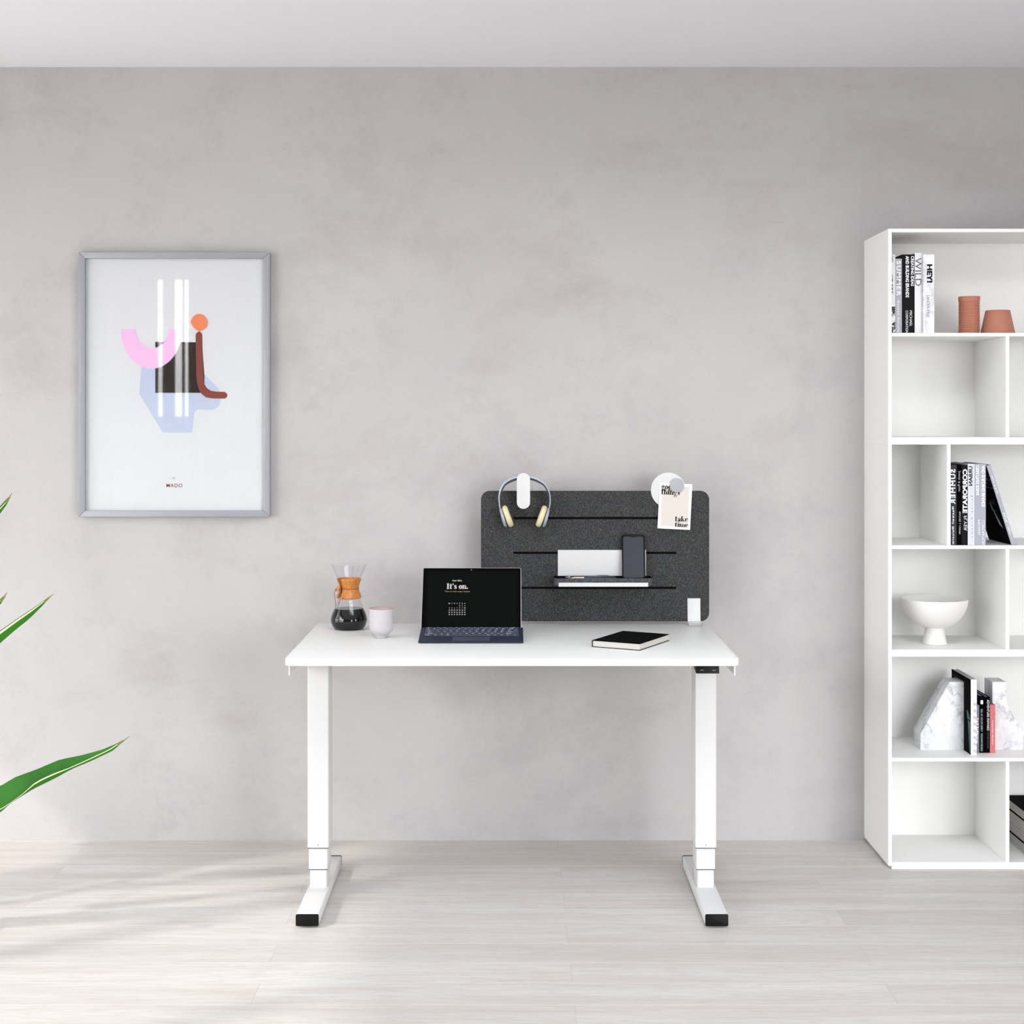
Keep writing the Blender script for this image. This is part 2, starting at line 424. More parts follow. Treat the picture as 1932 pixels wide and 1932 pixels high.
# ------------------------------------------------------------------ lettering
def glyphs(text, bold=0.0, spacing=1.0):
    cu = bpy.data.curves.new('txt', 'FONT'); cu.body = text; cu.size = 1.0; cu.offset = bold
    cu.resolution_u = 3; cu.space_character = spacing
    ob = bpy.data.objects.new('txt', cu); me = bpy.data.meshes.new_from_object(ob)
    t = bmesh.new(); t.from_mesh(me)
    bpy.data.objects.remove(ob); bpy.data.curves.remove(cu); bpy.data.meshes.remove(me)
    return t
def basis(o, u, v):
    u = Vector(u).normalized(); v = Vector(v).normalized(); n = u.cross(v)
    return Matrix(((u.x, v.x, n.x, o[0]), (u.y, v.y, n.y, o[1]), (u.z, v.z, n.z, o[2]), (0, 0, 0, 1)))
def fit(mb, t, w, h, mat, keep=False):
    """scale lettering to a w x h box centred on mat's origin"""
    if not t.verts: return
    xs = [v.co.x for v in t.verts]; ys = [v.co.y for v in t.verts]
    sx = w / (max(xs) - min(xs)); sy = h / (max(ys) - min(ys))
    cx, cy = (max(xs) + min(xs)) / 2, (max(ys) + min(ys)) / 2
    mb.merge(t, mat @ Matrix.Diagonal((sx, sy, 1, 1)) @ Matrix.Translation((-cx, -cy, 0)))
def text(mb, s, w, h, mat, bold=0.0, spacing=1.0): fit(mb, glyphs(s, bold, spacing), w, h, mat)

# a high-contrast display face drawn by hand: heavy stems, hairline joins
def fat_face(textstr, asc=1.5):
    t = bmesh.new()
    def pg(pts):
        try: t.faces.new([t.verts.new((p[0], p[1], 0)) for p in pts])
        except ValueError: pass
    def rect(x0, y0, x1, y1): pg([(x0, y0), (x1, y0), (x1, y1), (x0, y1)])
    def ring(cx, cy, rx, ry, ix, iy, a0=0, a1=360, n=28):
        for i in range(n):
            p, q = math.radians(a0 + (a1 - a0) * i / n), math.radians(a0 + (a1 - a0) * (i + 1) / n)
            pg([(cx + rx * math.cos(p), cy + ry * math.sin(p)), (cx + rx * math.cos(q), cy + ry * math.sin(q)),
                (cx + ix * math.cos(q), cy + iy * math.sin(q)), (cx + ix * math.cos(p), cy + iy * math.sin(p))])
    def dot(cx, cy, r): pg([(cx + r * math.cos(2 * PI * i / 16), cy + r * math.sin(2 * PI * i / 16)) for i in range(16)])
    def stroke(pts, ws):
        for i in range(len(pts) - 1):
            (ax, ay), (bx, by) = pts[i], pts[i + 1]; L = math.hypot(bx - ax, by - ay) or 1
            nx, ny = -(by - ay) / L, (bx - ax) / L
            pg([(ax + nx * ws[i] / 2, ay + ny * ws[i] / 2), (bx + nx * ws[i + 1] / 2, by + ny * ws[i + 1] / 2),
                (bx - nx * ws[i + 1] / 2, by - ny * ws[i + 1] / 2), (ax - nx * ws[i] / 2, ay - ny * ws[i] / 2)])
    S, H = 0.34, 0.08
    x = 0.0
    for ch in textstr:
        if ch == 'o': ring(x + .43, .5, .43, .52, .11, .45); w = .86
        elif ch == 'd': ring(x + .4, .5, .4, .52, .09, .45); rect(x + .5, 0, x + .84, 1.5); w = .9
        elif ch in 'nmh':
            rect(x + .04, 0, x + .04 + S, asc if ch == 'h' else 1.0); rect(x - .04, 0, x + .48, H)
            rect(x - .06, (asc if ch == 'h' else 1.0) - H, x + .1, asc if ch == 'h' else 1.0)
            for k in range(2 if ch == 'm' else 1):
                b = x + .04 + S + k * .56
                ring(b + .28, .66, .3, .36, .2, .27, 0, 180, 12); rect(b + .22, 0, b + .22 + S, .70); rect(b + .16, 0, b + .64, H)
            w = 1.56 if ch == 'm' else 1.0
        elif ch == 'i': rect(x + .06, 0, x + .06 + S, 1.0); rect(x - .02, 1 - H, x + .1, 1); rect(x - .02, 0, x + .48, H); dot(x + .23, asc - .18, .17); w = .48
        elif ch == 't':
            pg([(x + .12, .12), (x + .2, 0.0), (x + .46, 0.0), (x + .46, asc - .08), (x + .12, asc - .3)]); rect(x, .93, x + .66, 1.0)
            ring(x + .48, .14, .2, .16, .16, .1, 200, 350, 8); w = .68
        elif ch == 'a':
            rect(x + .46, 0, x + .46 + S, .72); ring(x + .34, .26, .34, .28, .06, .21); ring(x + .42, .7, .38, .33, .2, .25, 0, 170, 12)
            dot(x + .16, .76, .13); w = .86
        elif ch == 'k':
            rect(x + .04, 0, x + .04 + S, 1.5); stroke([(x + .36, .42), (x + .8, .98)], [.08, .08]); rect(x + .62, .93, x + .96, 1.0)
            pg([(x + .42, .56), (x + .6, .70), (x + 1.0, 0), (x + .64, 0)]); w = 1.0
        elif ch == 'e':
            ring(x + .42, .5, .42, .52, .1, .45, 20, 180); ring(x + .42, .5, .42, .52, .1, .46, 180, 270)
            ring(x + .42, .5, .40, .52, .34, .46, 270, 330, 8); rect(x + .3, .47, x + .82, .55); w = .84
        elif ch == 's':
            stroke([(x + .62, .74), (x + .55, .93), (x + .34, 1.0), (x + .16, .88), (x + .16, .72), (x + .36, .54), (x + .56, .38), (x + .6, .2), (x + .44, .04), (x + .22, .02), (x + .06, .26)],
                   [.16, .08, .08, .2, .3, .36, .34, .22, .1, .08, .18]); w = .72
        elif ch == 'g':
            ring(x + .36, .66, .36, .36, .1, .29); ring(x + .4, -.26, .42, .24, .24, .17); stroke([(x + .2, .34), (x + .1, .16), (x + .3, .04), (x + .66, -.06)], [.08, .12, .2, .22])
            stroke([(x + .6, .92), (x + .8, 1.04)], [.06, .14]); w = .84
        elif ch == 'I': rect(x + .14, 0, x + .14 + .40, 1.45); rect(x, 0, x + .68, .1); rect(x, 1.35, x + .68, 1.45); w = .7
        elif ch == "'": dot(x + .16, 1.3, .16); stroke([(x + .24, 1.28), (x + .2, 1.1), (x + .06, .96)], [.14, .12, .04]); w = .34
        elif ch == '.': dot(x + .2, .17, .18); w = .4
        else: w = .4
        x += w + .05
    return t

# ================================================================== SETTING
RX0, RX1, RY0, WY, CEIL = -2.7, 3.4, -5.2, 0.004, 2.4486
WH, WS = 2.2, 0.12            # window head and sill
struct(MB().box(RX0 - .2, RX1 + .2, RY0 - .2, WY + .2, -.12, 0).build('floor', 'floor'))
SKX, SKY = (-.1, 1.3), (-2.6, -1.5)     # made-up roof opening, added to light the desk top and floor from above
b = MB()
b.box(RX0 - .2, SKX[0], RY0 - .2, WY + .2, CEIL, CEIL + .2).box(SKX[1], RX1 + .2, RY0 - .2, WY + .2, CEIL, CEIL + .2)
b.box(SKX[0], SKX[1], RY0 - .2, SKY[0], CEIL, CEIL + .2).box(SKX[0], SKX[1], SKY[1], WY + .2, CEIL, CEIL + .2)
struct(b.build('ceiling', 'ceiling'))
struct(MB().box(RX0 - .2, RX1 + .2, WY, WY + .2, 0, CEIL).build('wall_back', 'wall'))
KW, KH = (-4.9, -3.3), (.3, 2.1)     # window in the right wall
b = MB()
b.box(RX1, RX1 + .2, RY0, KW[0], 0, CEIL).box(RX1, RX1 + .2, KW[1], WY, 0, CEIL)
b.box(RX1, RX1 + .2, KW[0], KW[1], 0, KH[0]).box(RX1, RX1 + .2, KW[0], KW[1], KH[1], CEIL)
struct(b.build('wall_right', 'room_white'))
b = MB()
for y in (KW[0] + .03, (KW[0] + KW[1]) / 2, KW[1] - .03): b.box(RX1 + .06, RX1 + .12, y - .03, y + .03, KH[0], KH[1], .004)
b.box(RX1 + .06, RX1 + .12, KW[0], KW[1], KH[0], KH[0] + .05, .004).box(RX1 + .06, RX1 + .12, KW[0], KW[1], KH[1] - .05, KH[1], .004)
struct(b.build('window_4', 'steel'))
LW = (-4.4, -0.22)            # left window extent in Y
b = MB()
b.box(RX0 - .2, RX0, RY0, LW[0], 0, CEIL).box(RX0 - .2, RX0, LW[1], WY, 0, CEIL)
b.box(RX0 - .2, RX0, LW[0], LW[1], 0, WS).box(RX0 - .2, RX0, LW[0], LW[1], WH, CEIL)
struct(b.build('wall_left', 'room_white'))
b = MB()
for y, wd in ((-4.37, .05), (-3.62, .07), (-2.86, .08), (-2.06, .09), (-1.37, .28), (-.25, .05)):
    b.box(RX0 - .12, RX0 - .06, y - wd / 2, y + wd / 2, WS, WH, .004)
b.box(RX0 - .12, RX0 - .06, LW[0], LW[1], WS, WS + .05, .004).box(RX0 - .12, RX0 - .06, LW[0], LW[1], WH - .05, WH, .004)
w1 = struct(b.build('window_1', 'steel'))
MB().box(RX0 - .055, RX0 - .05, -1.26, LW[1] - .005, 1.24, WH - .01).build('added_sun_blind', 'added_blind', w1)  # unseen blind, added to keep the sun off the back wall
RH = 2.3                      # window openings in the wall behind the camera: a narrow curtained one and a wide one
RW1, RW2 = (-2.6, -1.75), (1.3, 3.35)
b = MB()
xs = [RX0 - .2, RW1[0], RW1[1], RW2[0], RW2[1], RX1 + .2]
for k in (0, 2, 4): b.box(xs[k], xs[k + 1], RY0 - .2, RY0, 0, CEIL)
for k, sill in ((1, 1.30), (3, .12)): b.box(xs[k], xs[k + 1], RY0 - .2, RY0, 0, sill).box(xs[k], xs[k + 1], RY0 - .2, RY0, RH, CEIL)
struct(b.build('wall_front', 'room_white'))
def rear_frame(w, n, sill=.12):
    b = MB()
    for i in range(n + 1):
        x = w[0] + .03 + (w[1] - w[0] - .06) * i / n
        b.box(x - .03, x + .03, RY0 - .12, RY0 - .06, sill, RH, .004)
    return b.box(w[0], w[1], RY0 - .12, RY0 - .06, sill, sill + .05, .004).box(w[0], w[1], RY0 - .12, RY0 - .06, RH - .05, RH, .004)
struct(rear_frame(RW2, 2).build('window_5', 'steel'))
b = rear_frame(RW1, 1, 1.30)
w2 = struct(b.build('window_2', 'steel'))
for xa, xb in ((-2.69, -2.295), (-2.268, -2.18), (-2.137, -2.122), (-2.10, -1.6)):
    n = max(8, int((xb - xa) / .012)); f = []
    for k in range(n + 1):
        x = xa + (xb - xa) * k / n; f.append((x, RY0 + .10 + .022 * math.sin(x * 75) + .008 * math.sin(x * 31)))
    MB().prism(f + [(p[0], p[1] - .003) for p in f[::-1]], 2, .02, CEIL - .03).build('curtain', 'curtain', w2)
b = MB()
for k in range(4):
    x = SKX[0] + (SKX[1] - SKX[0]) * k / 3; b.box(x - .02, x + .02, SKY[0], SKY[1], CEIL + .20, CEIL + .24)
struct(b.build('added_skylight', 'steel'))  # bars across the added ceiling opening

# ================================================================== PICTURE
def picture():
    Yf, Yb = -0.027, WY - 0.001
    x0, x1 = at(148.3, 0, Yf).x, at(508.6, 0, Yf).x; z1, z0 = at(0, 475.8, Yf).z, at(0, 975.2, Yf).z
    fw = 0.0195
    t = thing('framed_print', 'large framed abstract print with grey metal frame hanging on the plaster wall', 'picture', ((x0 + x1) / 2, Yb, z0))
    def rail(a, bq, c, d):
        m = MB()
        g = 0.00035
        m.prism([a, bq, c, d], 1, Yf, Yb, 0.0008); m.build('frame_rail', 'alu', t)
    g = .0004
    rail((x0, z0 + g), (x0, z1 - g), (x0 + fw, z1 - fw - g), (x0 + fw, z0 + fw + g))
    rail((x1, z0 + g), (x1, z1 - g), (x1 - fw, z1 - fw - g), (x1 - fw, z0 + fw + g))
    rail((x0 + g, z1), (x1 - g, z1), (x1 - fw - g, z1 - fw), (x0 + fw + g, z1 - fw))
    rail((x0 + g, z0), (x1 - g, z0), (x1 - fw - g, z0 + fw), (x0 + fw + g, z0 + fw))
    Yp = -0.0125
    m = MB().box(x0 + .004, x1 - .004, Yp, Yb - .001, z0 + .004, z1 - .004)
    lay = [Yp]
    S = 400 / 1431.0
    def p(q, Y):   # crop pixel -> sheet point
        return at(130 + q[0] * S, 460 + q[1] * S, Y)
    def shape(pts, mi, k):
        m.mi = mi; m.poly([p(q, Yp - .00025 * k) for q in pts])
    def arc(cx, cy, rx, ry, a0, a1, n=24): return [(cx + rx * math.cos(math.radians(a0 + (a1 - a0) * i / n)), cy + ry * math.sin(math.radians(a0 + (a1 - a0) * i / n))) for i in range(n + 1)]
    # pale blue body
    shape([(492, 800), (474, 1012), (634, 1274), (832, 1274), (846, 1150), (851, 1134), (862, 1122), (880, 1119), (950, 1122), (985, 1115), (1008, 1098), (1021, 1068), (1024, 1020), (1010, 975), (912, 878), (880, 850), (700, 800)], 1, 1)
    shape([(583, 662), (856, 664), (900, 690), (914, 880), (916, 960), (916, 1006), (583, 1006)], 2, 2)
    # pink half ring
    o = arc(557, 579, 206, 264, 180, 0, 40); i_ = arc(562, 576, 110, 128, 0, 180, 40)
    o = [(x, y) for x, y in [(557 + 206 * math.cos(math.radians(a)), 579 + 264 * math.sin(math.radians(a))) for a in range(0, 181, 5)]]
    i2 = [(562 + 110 * math.cos(math.radians(a)), 576 + 128 * math.sin(math.radians(a))) for a in range(0, 181, 5)]
    m.mi = 3
    for k in range(len(o) - 1): m.poly([p(q, Yp - .00075) for q in (o[k], o[k + 1], i2[k + 1], i2[k])])
    # brown bent arm
    outer = [(855, 612), (868, 596), (878, 591), (889, 595), (900, 612), (903, 760), (908, 900), (916, 950), (935, 978), (960, 992), (1000, 998), (1050, 999), (1066, 1010), (1070, 1023), (1064, 1038), (1050, 1045), (960, 1043), (925, 1036), (898, 1016), (878, 985), (868, 950), (860, 900)]
    shape(outer, 4, 4)
    shape([(819, 526), (838, 492), (856, 477), (880, 472), (905, 478), (928, 500), (938, 530), (932, 560), (914, 578), (890, 588), (880, 590), (866, 586), (842, 565)], 5, 5)
    m.mi = 6
    c = p((712, 1631), Yp - .0004); text(m, 'MADO', 108 * S * 4.82 / F, 25 * S * 4.82 / F, basis(c, (1, 0, 0), (0, 0, 1)), .008, 1.15)
    c = p((711, 1581), Yp - .0004); text(m, 'BY', 21 * S * 4.82 / F, 11 * S * 4.82 / F, basis(c, (1, 0, 0), (0, 0, 1)), 0.0, 1.3)
    m.build('print', ['print', 'blue', 'dark_ink', 'pink', 'brown_ink', 'orange', 'maroon'], t, recalc=False)
    MB().box(x0 + fw - .003, x1 - fw + .003, -.0205, -.0185, z0 + fw - .003, z1 - fw + .003).build('glass_pane', 'pane', t)
picture()

# ================================================================== DESK
DZ, DF, DR = 0.702, -0.809, -0.109
def desk():
    t = thing('sit_stand_desk', 'white height-adjustable desk on two telescopic legs with sled feet', 'desk', (0, -.46, 0))
    MB().prism(rrect(-.600, .600, DF, DR, .02), 2, DZ - .0188, DZ, .0012).build('tabletop', 'desk_top', t)
    for sx in (-1, 1):
        xc = .5368 * sx; hw = .0295
        m = MB(); m.prism(rrect(xc - hw, xc + hw, -.607, -.517, .004, 4), 2, .1475, DZ - .0195); m.build('outer_column', 'steel', t)
        MB().prism([(xc + .002 * math.cos(2 * PI * i / 16), .1555 + .002 * math.sin(2 * PI * i / 16)) for i in range(16)], 1, -.6078, -.6065).build('screw', 'alu', t)
        m = MB(); m.prism(rrect(xc - hw + .0004, xc + hw - .0004, -.6066, -.5174, .004, 4), 2, .1455, .1475); m.build('collar', 'black_gap', t)
        m = MB(); m.prism(rrect(xc - hw + .003, xc + hw - .003, -.604, -.520, .004, 4), 2, .0875, .1455); m.build('middle_column', 'steel', t)
        m = MB(); m.prism(rrect(xc - hw + .0034, xc + hw - .0034, -.6036, -.5204, .004, 4), 2, .0855, .0875); m.build('collar', 'black_gap', t)
        m = MB(); m.prism(rrect(xc - hw + .006, xc + hw - .006, -.601, -.523, .004, 4), 2, .0357, .0855); m.build('inner_column', 'steel', t)
        m = MB().prism(rrect(xc - .0298, xc + .0298, .0055, .0357, .003, 3), 1, -.828, -.296, .0005); m.build('foot', 'steel', t)
        for y0, y1 in ((-.832, -.828), (-.296, -.288)):
            MB().prism(rrect(xc - .0302, xc + .0302, .005, .0362, .004, 4), 1, y0, y1, .001).build('foot_cap', 'black', t)
        for y in (-.80, -.32):
            MB().lathe([(0, 0), (.016, 0), (.016, .0055), (0, .0055)], (xc, y, 0), 24).build('glide', 'black', t)
        xb = .5885 * sx
        MB().box(xb - .002, xb + .002, -.800, -.13, .6565, DZ - .0188, .0006).build('side_bracket', 'steel', t)
        MB().box(min(xb, xc), max(xb, xc), -.585, -.54, .652, DZ - .0188).build('support_arm', 'steel', t)
    for y in (-.60, -.55): MB().box(-.507, .507, y, y + .028, .650, DZ - .0188, .001).build('cross_beam', 'steel', t)
    # control panel under the front edge
    m = MB(); m.prism([(-.795, DZ - .0190), (-.800, DZ - .0385), (-.797, DZ - .0405), (-.750, DZ - .034), (-.750, DZ - .0190)], 0, .4865, .5475, .0006)
    c = m.build('control_panel', 'black', t)
    for px, sg in ((1324.6, 1), (1347.4, -1)):
        q = at(px, 1264.6, -.7994); k = MB()
        for s2 in (-1, 1):
            k.tube([q + Vector((s2 * .005, 0, -sg * .0013)), q + Vector((0, 0, sg * .0013))], .0004, 6)
        k.build('arrow_button', 'ink_pale', c)
desk()

# ================================================================== DESK SCREEN + ACCESSORIES
PY0, PY1 = -.121, -.109
def felt_screen():
    x0, x1 = at(907.5, 0, PY0).x, at(1338, 0, PY0).x; z1, z0 = at(0, 926.3, PY0).z, at(0, 1172.2, PY0).z
    t = thing('desk_screen', 'charcoal felt privacy panel with three slots clamped to rear of desk', 'desk screen', ((x0 + x1) / 2, -.115, DZ))
    sx0, sx1 = at(968.8, 0, PY0).x, at(1276.2, 0, PY0).x
    holes = [rrect(sx0, sx1, at(0, b_, PY0).z, at(0, a_, PY0).z, .0012, 3)[::-1] for a_, b_ in ((975.2, 979.8), (1041.0, 1045.4), (1107.0, 1111.3))]
    out = rrect(x0, x1, z0, z1, .0265, 12)
    MB().merge(plate_with_holes(out, holes, PY0, -.1165)).build('felt_face', 'felt', t)
    MB().prism(rrect(x0 + .0003, x1 - .0003, z0 + .0003, z1 - .0003, .0262, 12), 1, -.1165, -.1155).build('felt_core', 'felt_in', t)
    MB().prism(out, 1, -.1155, -.1095).build('felt_back', 'felt', t)
    for xa in (.5413, (x0 + x1) - .5413 - .0395):
        xb = xa + .0395; n = 10
        prof = []
        # vertical plate with a bowed face, then a foot flaring out on the worktop
        def bow(u): return .0035 * (1 - (2 * u - 1) ** 2)
        m = MB()
        stations = [(DZ + .079, -.1225), (DZ + .045, -.1235), (DZ + .018, -.126), (DZ + .010, -.131), (DZ + .006, -.142), (DZ + .003, -.158), (DZ + .0022, -.178)]
        rows = []
        for i, (z, y) in enumerate(stations):
            r = []
            fl = 1 - min(1, max(0, (i - 2) / 4.0))
            for k in range(n + 1):
                u = k / n
                r.append((xa + (xb - xa) * u, y - bow(u) * (.35 + .65 * fl) - (.0 if i < 6 else 0), z + (bow(u) * .9 * (1 - fl))))
            rows.append(r)
        back = []
        for i, (z, y) in enumerate(stations):
            fl = 1 - min(1, max(0, (i - 2) / 4.0))
            back.append([(xa + (xb - xa) * k / n, min(-.1212, y + .0012 + .004 * (1 - fl)), max(DZ + .0001, z - .004 * (1 - fl))) for k in range(n + 1)])
        m.sheet(rows); m.sheet([list(reversed(r)) for r in back])
        m.sheet([rows[0], back[0]]); m.sheet([rows[-1], back[-1]])
        m.sheet([[r[0] for r in rows], [r[0] for r in back]]); m.sheet([[r[-1] for r in rows], [r[-1] for r in back]])
        bmesh.ops.remove_doubles(m.bm, verts=m.bm.verts[:], dist=1e-6)
        cl = m.build('clamp', 'steel', t)
        MB().box(xa + .002, xb - .002, -.1085, -.1045, DZ - .04, DZ + .06, .001).box(xa + .002, xb - .002, -.1045, -.09, DZ - .04, DZ - .036).build('clamp_jaw', 'steel', cl)
felt_screen()

def organizer():
    TF = -.198
    x0, x1 = .1275, .4278; zt, zb, fl = .8505, .8285, .8425
    t = thing('shelf_tray', 'grey felt tray in a white metal bracket hooked on the felt desk panel', 'tray', ((x0 + x1) / 2, -.16, zb))
    bx0, bx1 = at(1052.6, 0, PY0 - .002).x, at(1218.8, 0, PY0 - .002).x
    m = MB()
    m.prism([(-.1213, .9300), (-.1225, .9300), (-.1225, .8282), (TF - .0012, .8270), (TF - .0012, .8375), (TF - .0026, .8375), (TF - .0026, .8255), (-.1213, .8268)], 0, bx0, bx1)
    m.build('bracket', 'steel', t)
    y0, y1 = TF, -.1228; w = .004
    m = MB()
    ring_o = rrect(x0, x1, y0, y1, .010, 6); ring_i = rrect(x0 + w, x1 - w, y0 + w, y1 - w, .007, 6)
    vo = [[m.bm.verts.new((p[0], p[1], z)) for p in r] for r, z in ((ring_o, zb), (ring_o, zt), (ring_i, zt), (ring_i, fl))]
    n = len(ring_o)
    for a, bq in zip(vo[:-1], vo[1:]):
        for k in range(n): m.bm.faces.new((a[k], a[(k + 1) % n], bq[(k + 1) % n], bq[k]))
    m.bm.faces.new(vo[0]); m.mi = 1; f = m.bm.faces.new(vo[-1]); f.material_index = 1
    for k, f in enumerate(m.bm.faces):
        if f.calc_center_median().z > zb + .001 and all(v.co.z >= fl - 1e-6 for v in f.verts): f.material_index = 1
    m.build('felt_tray', ['felt_tray', 'felt_in'], t)
organizer()

def phone():
    w, h, th = .0715, .1365, .008
    lean = math.atan2(.024, h)
    o = Vector(((1196.4 - CX) * 4.675 / F, -.1515, .8440))
    t = thing('smartphone', 'black smartphone standing upright in the felt tray', 'phone', o, Matrix.Rotation(-lean, 3, 'X') @ Matrix.Rotation(.05, 3, 'Z'))
    MB().prism(rrect(-w / 2, w / 2, 0, h, .010), 1, -th / 2, th / 2, .0018).build('body', 'phone', t, world=False)
    MB().prism(rrect(-w / 2 + .0036, w / 2 - .0056, .003, h - .0075, .006), 1, -th / 2 - .0003, -th / 2 + .0005).build('screen', 'phone_screen', t, world=False)
    MB().prism(rrect(-.008, .006, h - .0096, h - .0074, .001), 1, -th / 2 - .0006, -th / 2).build('notch', 'phone', t, world=False)
phone()

def pen(name, label, p0, p1, r, mats, split):
    p0, p1 = Vector(p0), Vector(p1)
    t = thing(name, label, 'pen', p0, None, 'pens in the felt tray')
    d = p1 - p0
    MB().tube([p0 + d * .10, p0 + d * .13, p0 + d * split], [r * .8, r, r], 14).build('barrel', mats[0], t)
    MB().tube([p0 + d * split, p0 + d * (split + .01), p0 + d * .97, p1], [r, r * 1.05, r * 1.02, r * .5], 14).build('cap', mats[1], t)
    MB().tube([p0, p0 + d * .03, p0 + d * .10], [r * .15, r * .3, r * .8], 12).build('tip', mats[2], t)
    MB().box(-.0007, .0007, -.0007, .0007, 0, 1).xform(Matrix.Translation(p0 + d * .7 + Vector((0, 0, r * 1.25))) @ d.normalized().to_track_quat('Z', 'Y').to_matrix().to_4x4() @ Matrix.Diagonal((1, 1, d.length * .24, 1))).build('clip', mats[1], t)
pen('pen', 'slate blue pen lying further back in the felt tray', (.164, -.139, .8478), (.305, -.133, .8478), .0045, ('pen_dark', 'pen_blue', 'silver'), .52)
pen('pen', 'cream and navy pen lying along front of the felt tray', (.172, -.176, .8478), (.318, -.160, .8478), .0045, ('pen_cream', 'pen_dark', 'pen_cream'), .33)

def hook():
    Y0 = -.179
    c0, c1 = at(975.1, 892.3, Y0), at(1000.1, 960.1, Y0)
    cx = (c0.x + c1.x) / 2; w = c1.x - c0.x
    t = thing('headphone_hook', 'white pill-shaped hanger clipped over the top of the felt panel holding headphones', 'hook', (cx, -.15, c1.z))
    MB().prism(rrect(c0.x, c1.x, c1.z, c0.z, w / 2 - .0002, 14), 1, Y0, Y0 + .004, .0008).build('face_plate', 'steel', t)
    MB().box(cx - .009, cx + .009, Y0 + .004, -.1205, 1.1235, 1.1415, .003, 2).build('peg', 'steel', t)
    MB().box(cx - .009, cx + .009, -.1245, -.1215, 1.075, 1.1235, .0006).box(cx - .009, cx + .009, -.1245, -.105, 1.1135, 1.1235, .0006).box(cx - .009, cx + .009, -.1085, -.105, 1.075, 1.1135, .0006).build('clip', 'steel', t)
hook()

def headphones():
    Yc = -.158; s = F / (Yc - CAMY)
    k = 13.8
    def P(x, y, Y=Yc): return at(920 + x / k, 880 + y / k, Y)
    base = P(960, 1600)
    t = thing('headphones', 'grey over-ear headphones with cream cushions hanging on white hook', 'headphones', base)
    outer = [(455, 1545), (420, 1430), (370, 1270), (318, 1120), (292, 980), (281, 830), (292, 700), (330, 570), (400, 440), (500, 345), (620, 280), (750, 245), (940, 232), (1130, 245), (1270, 285), (1395, 355), (1500, 450), (1580, 570), (1625, 700), (1643, 830), (1636, 980), (1605, 1120), (1555, 1270), (1508, 1430), (1480, 1545)]
    inner = [(478, 1540), (455, 1430), (408, 1270), (360, 1120), (340, 980), (330, 830), (342, 720), (385, 600), (450, 490), (545, 420), (640, 375), (760, 335), (940, 325), (1115, 330), (1240, 365), (1355, 420), (1460, 490), (1535, 600), (1583, 720), (1597, 830), (1592, 980), (1565, 1120), (1515, 1270), (1470, 1430), (1452, 1540)]
    hw = [.004, .005, .006, .007, .008, .009, .010, .011, .012, .0125, .013, .013, .013, .013, .013, .0125, .012, .011, .010, .009, .008, .007, .006, .005, .004]
    def subdiv(L):
        pts = [Vector((*p, 0)) if len(p) == 2 else Vector(p) for p in L]; R = []
        for i in range(len(pts) - 1):
            p0, p1, p2, p3 = pts[max(i - 1, 0)], pts[i], pts[i + 1], pts[min(i + 2, len(pts) - 1)]
            for j in range(3):
                u = j / 3
                R.append(0.5 * ((2 * p1) + (p2 - p0) * u + (2 * p0 - 5 * p1 + 4 * p2 - p3) * u * u + (3 * p1 - p0 - 3 * p2 + p3) * u ** 3))
        R.append(pts[-1]); return R
    O, I = subdiv(outer), subdiv(inner); W = [v.x for v in subdiv([(w, 0) for w in hw])]
    secs = []
    for o, i_, w in zip(O, I, W):
        a, bq = P(o.x, o.y), P(i_.x, i_.y)
        mid = a.lerp(bq, .62)
        dy = Vector((0, w, 0))
        secs.append([a - dy * .8, a + dy * .8, mid + dy, mid - dy])
    MB().ribbon(secs).build('headband', 'hp_silver', t, angle=50)
    secs = []
    for o, i_, w in list(zip(O, I, W))[17:-17]:
        a, bq = P(o.x, o.y), P(i_.x, i_.y)
        m0 = a.lerp(bq, .64); m1 = a.lerp(bq, 1.25); dy = Vector((0, w * .85, 0))
        secs.append([m0 - dy, m0 + dy, m1 + dy, m1 - dy])
    MB().ribbon(secs).build('headband_padding', 'hp_dark', t, angle=50)
    for sg in (-1, 1):
        mx = lambda x: x if sg < 0 else 1927 - x
        def disc(p_out, p_in, R, name, mat, rr):
            a, bq = P(mx(p_out[0]), p_out[1]), P(mx(p_in[0]), p_in[1])
            ax = (bq - a); L = ax.length; ax.normalize()
            m = MB(); b2 = min(rr, L * .45)
            m.lathe([(0, 0), (R - b2, 0), (R - b2 * .3, b2 * .3), (R, b2), (R, L - b2), (R - b2 * .3, L - b2 * .3), (R - b2, L), (0, L)], (0, 0, 0), 40)
            m.xform(Matrix.Translation(a) @ ax.to_track_quat('Z', 'Y').to_matrix().to_4x4())
            return m.build(name, mat, t)
        disc((366, 1345), (392, 1338), .0265, 'ear_cup', 'hp_silver', .002)
        disc((386, 1340), (438, 1325), .030, 'cup_shell', 'hp_silver', .003)
        disc((436, 1326), (468, 1316), .028, 'cup_ring', 'hp_dark', .001)
        disc((458, 1322), (590, 1274), .0345, 'ear_cushion', 'hp_cream', .007)
headphones()

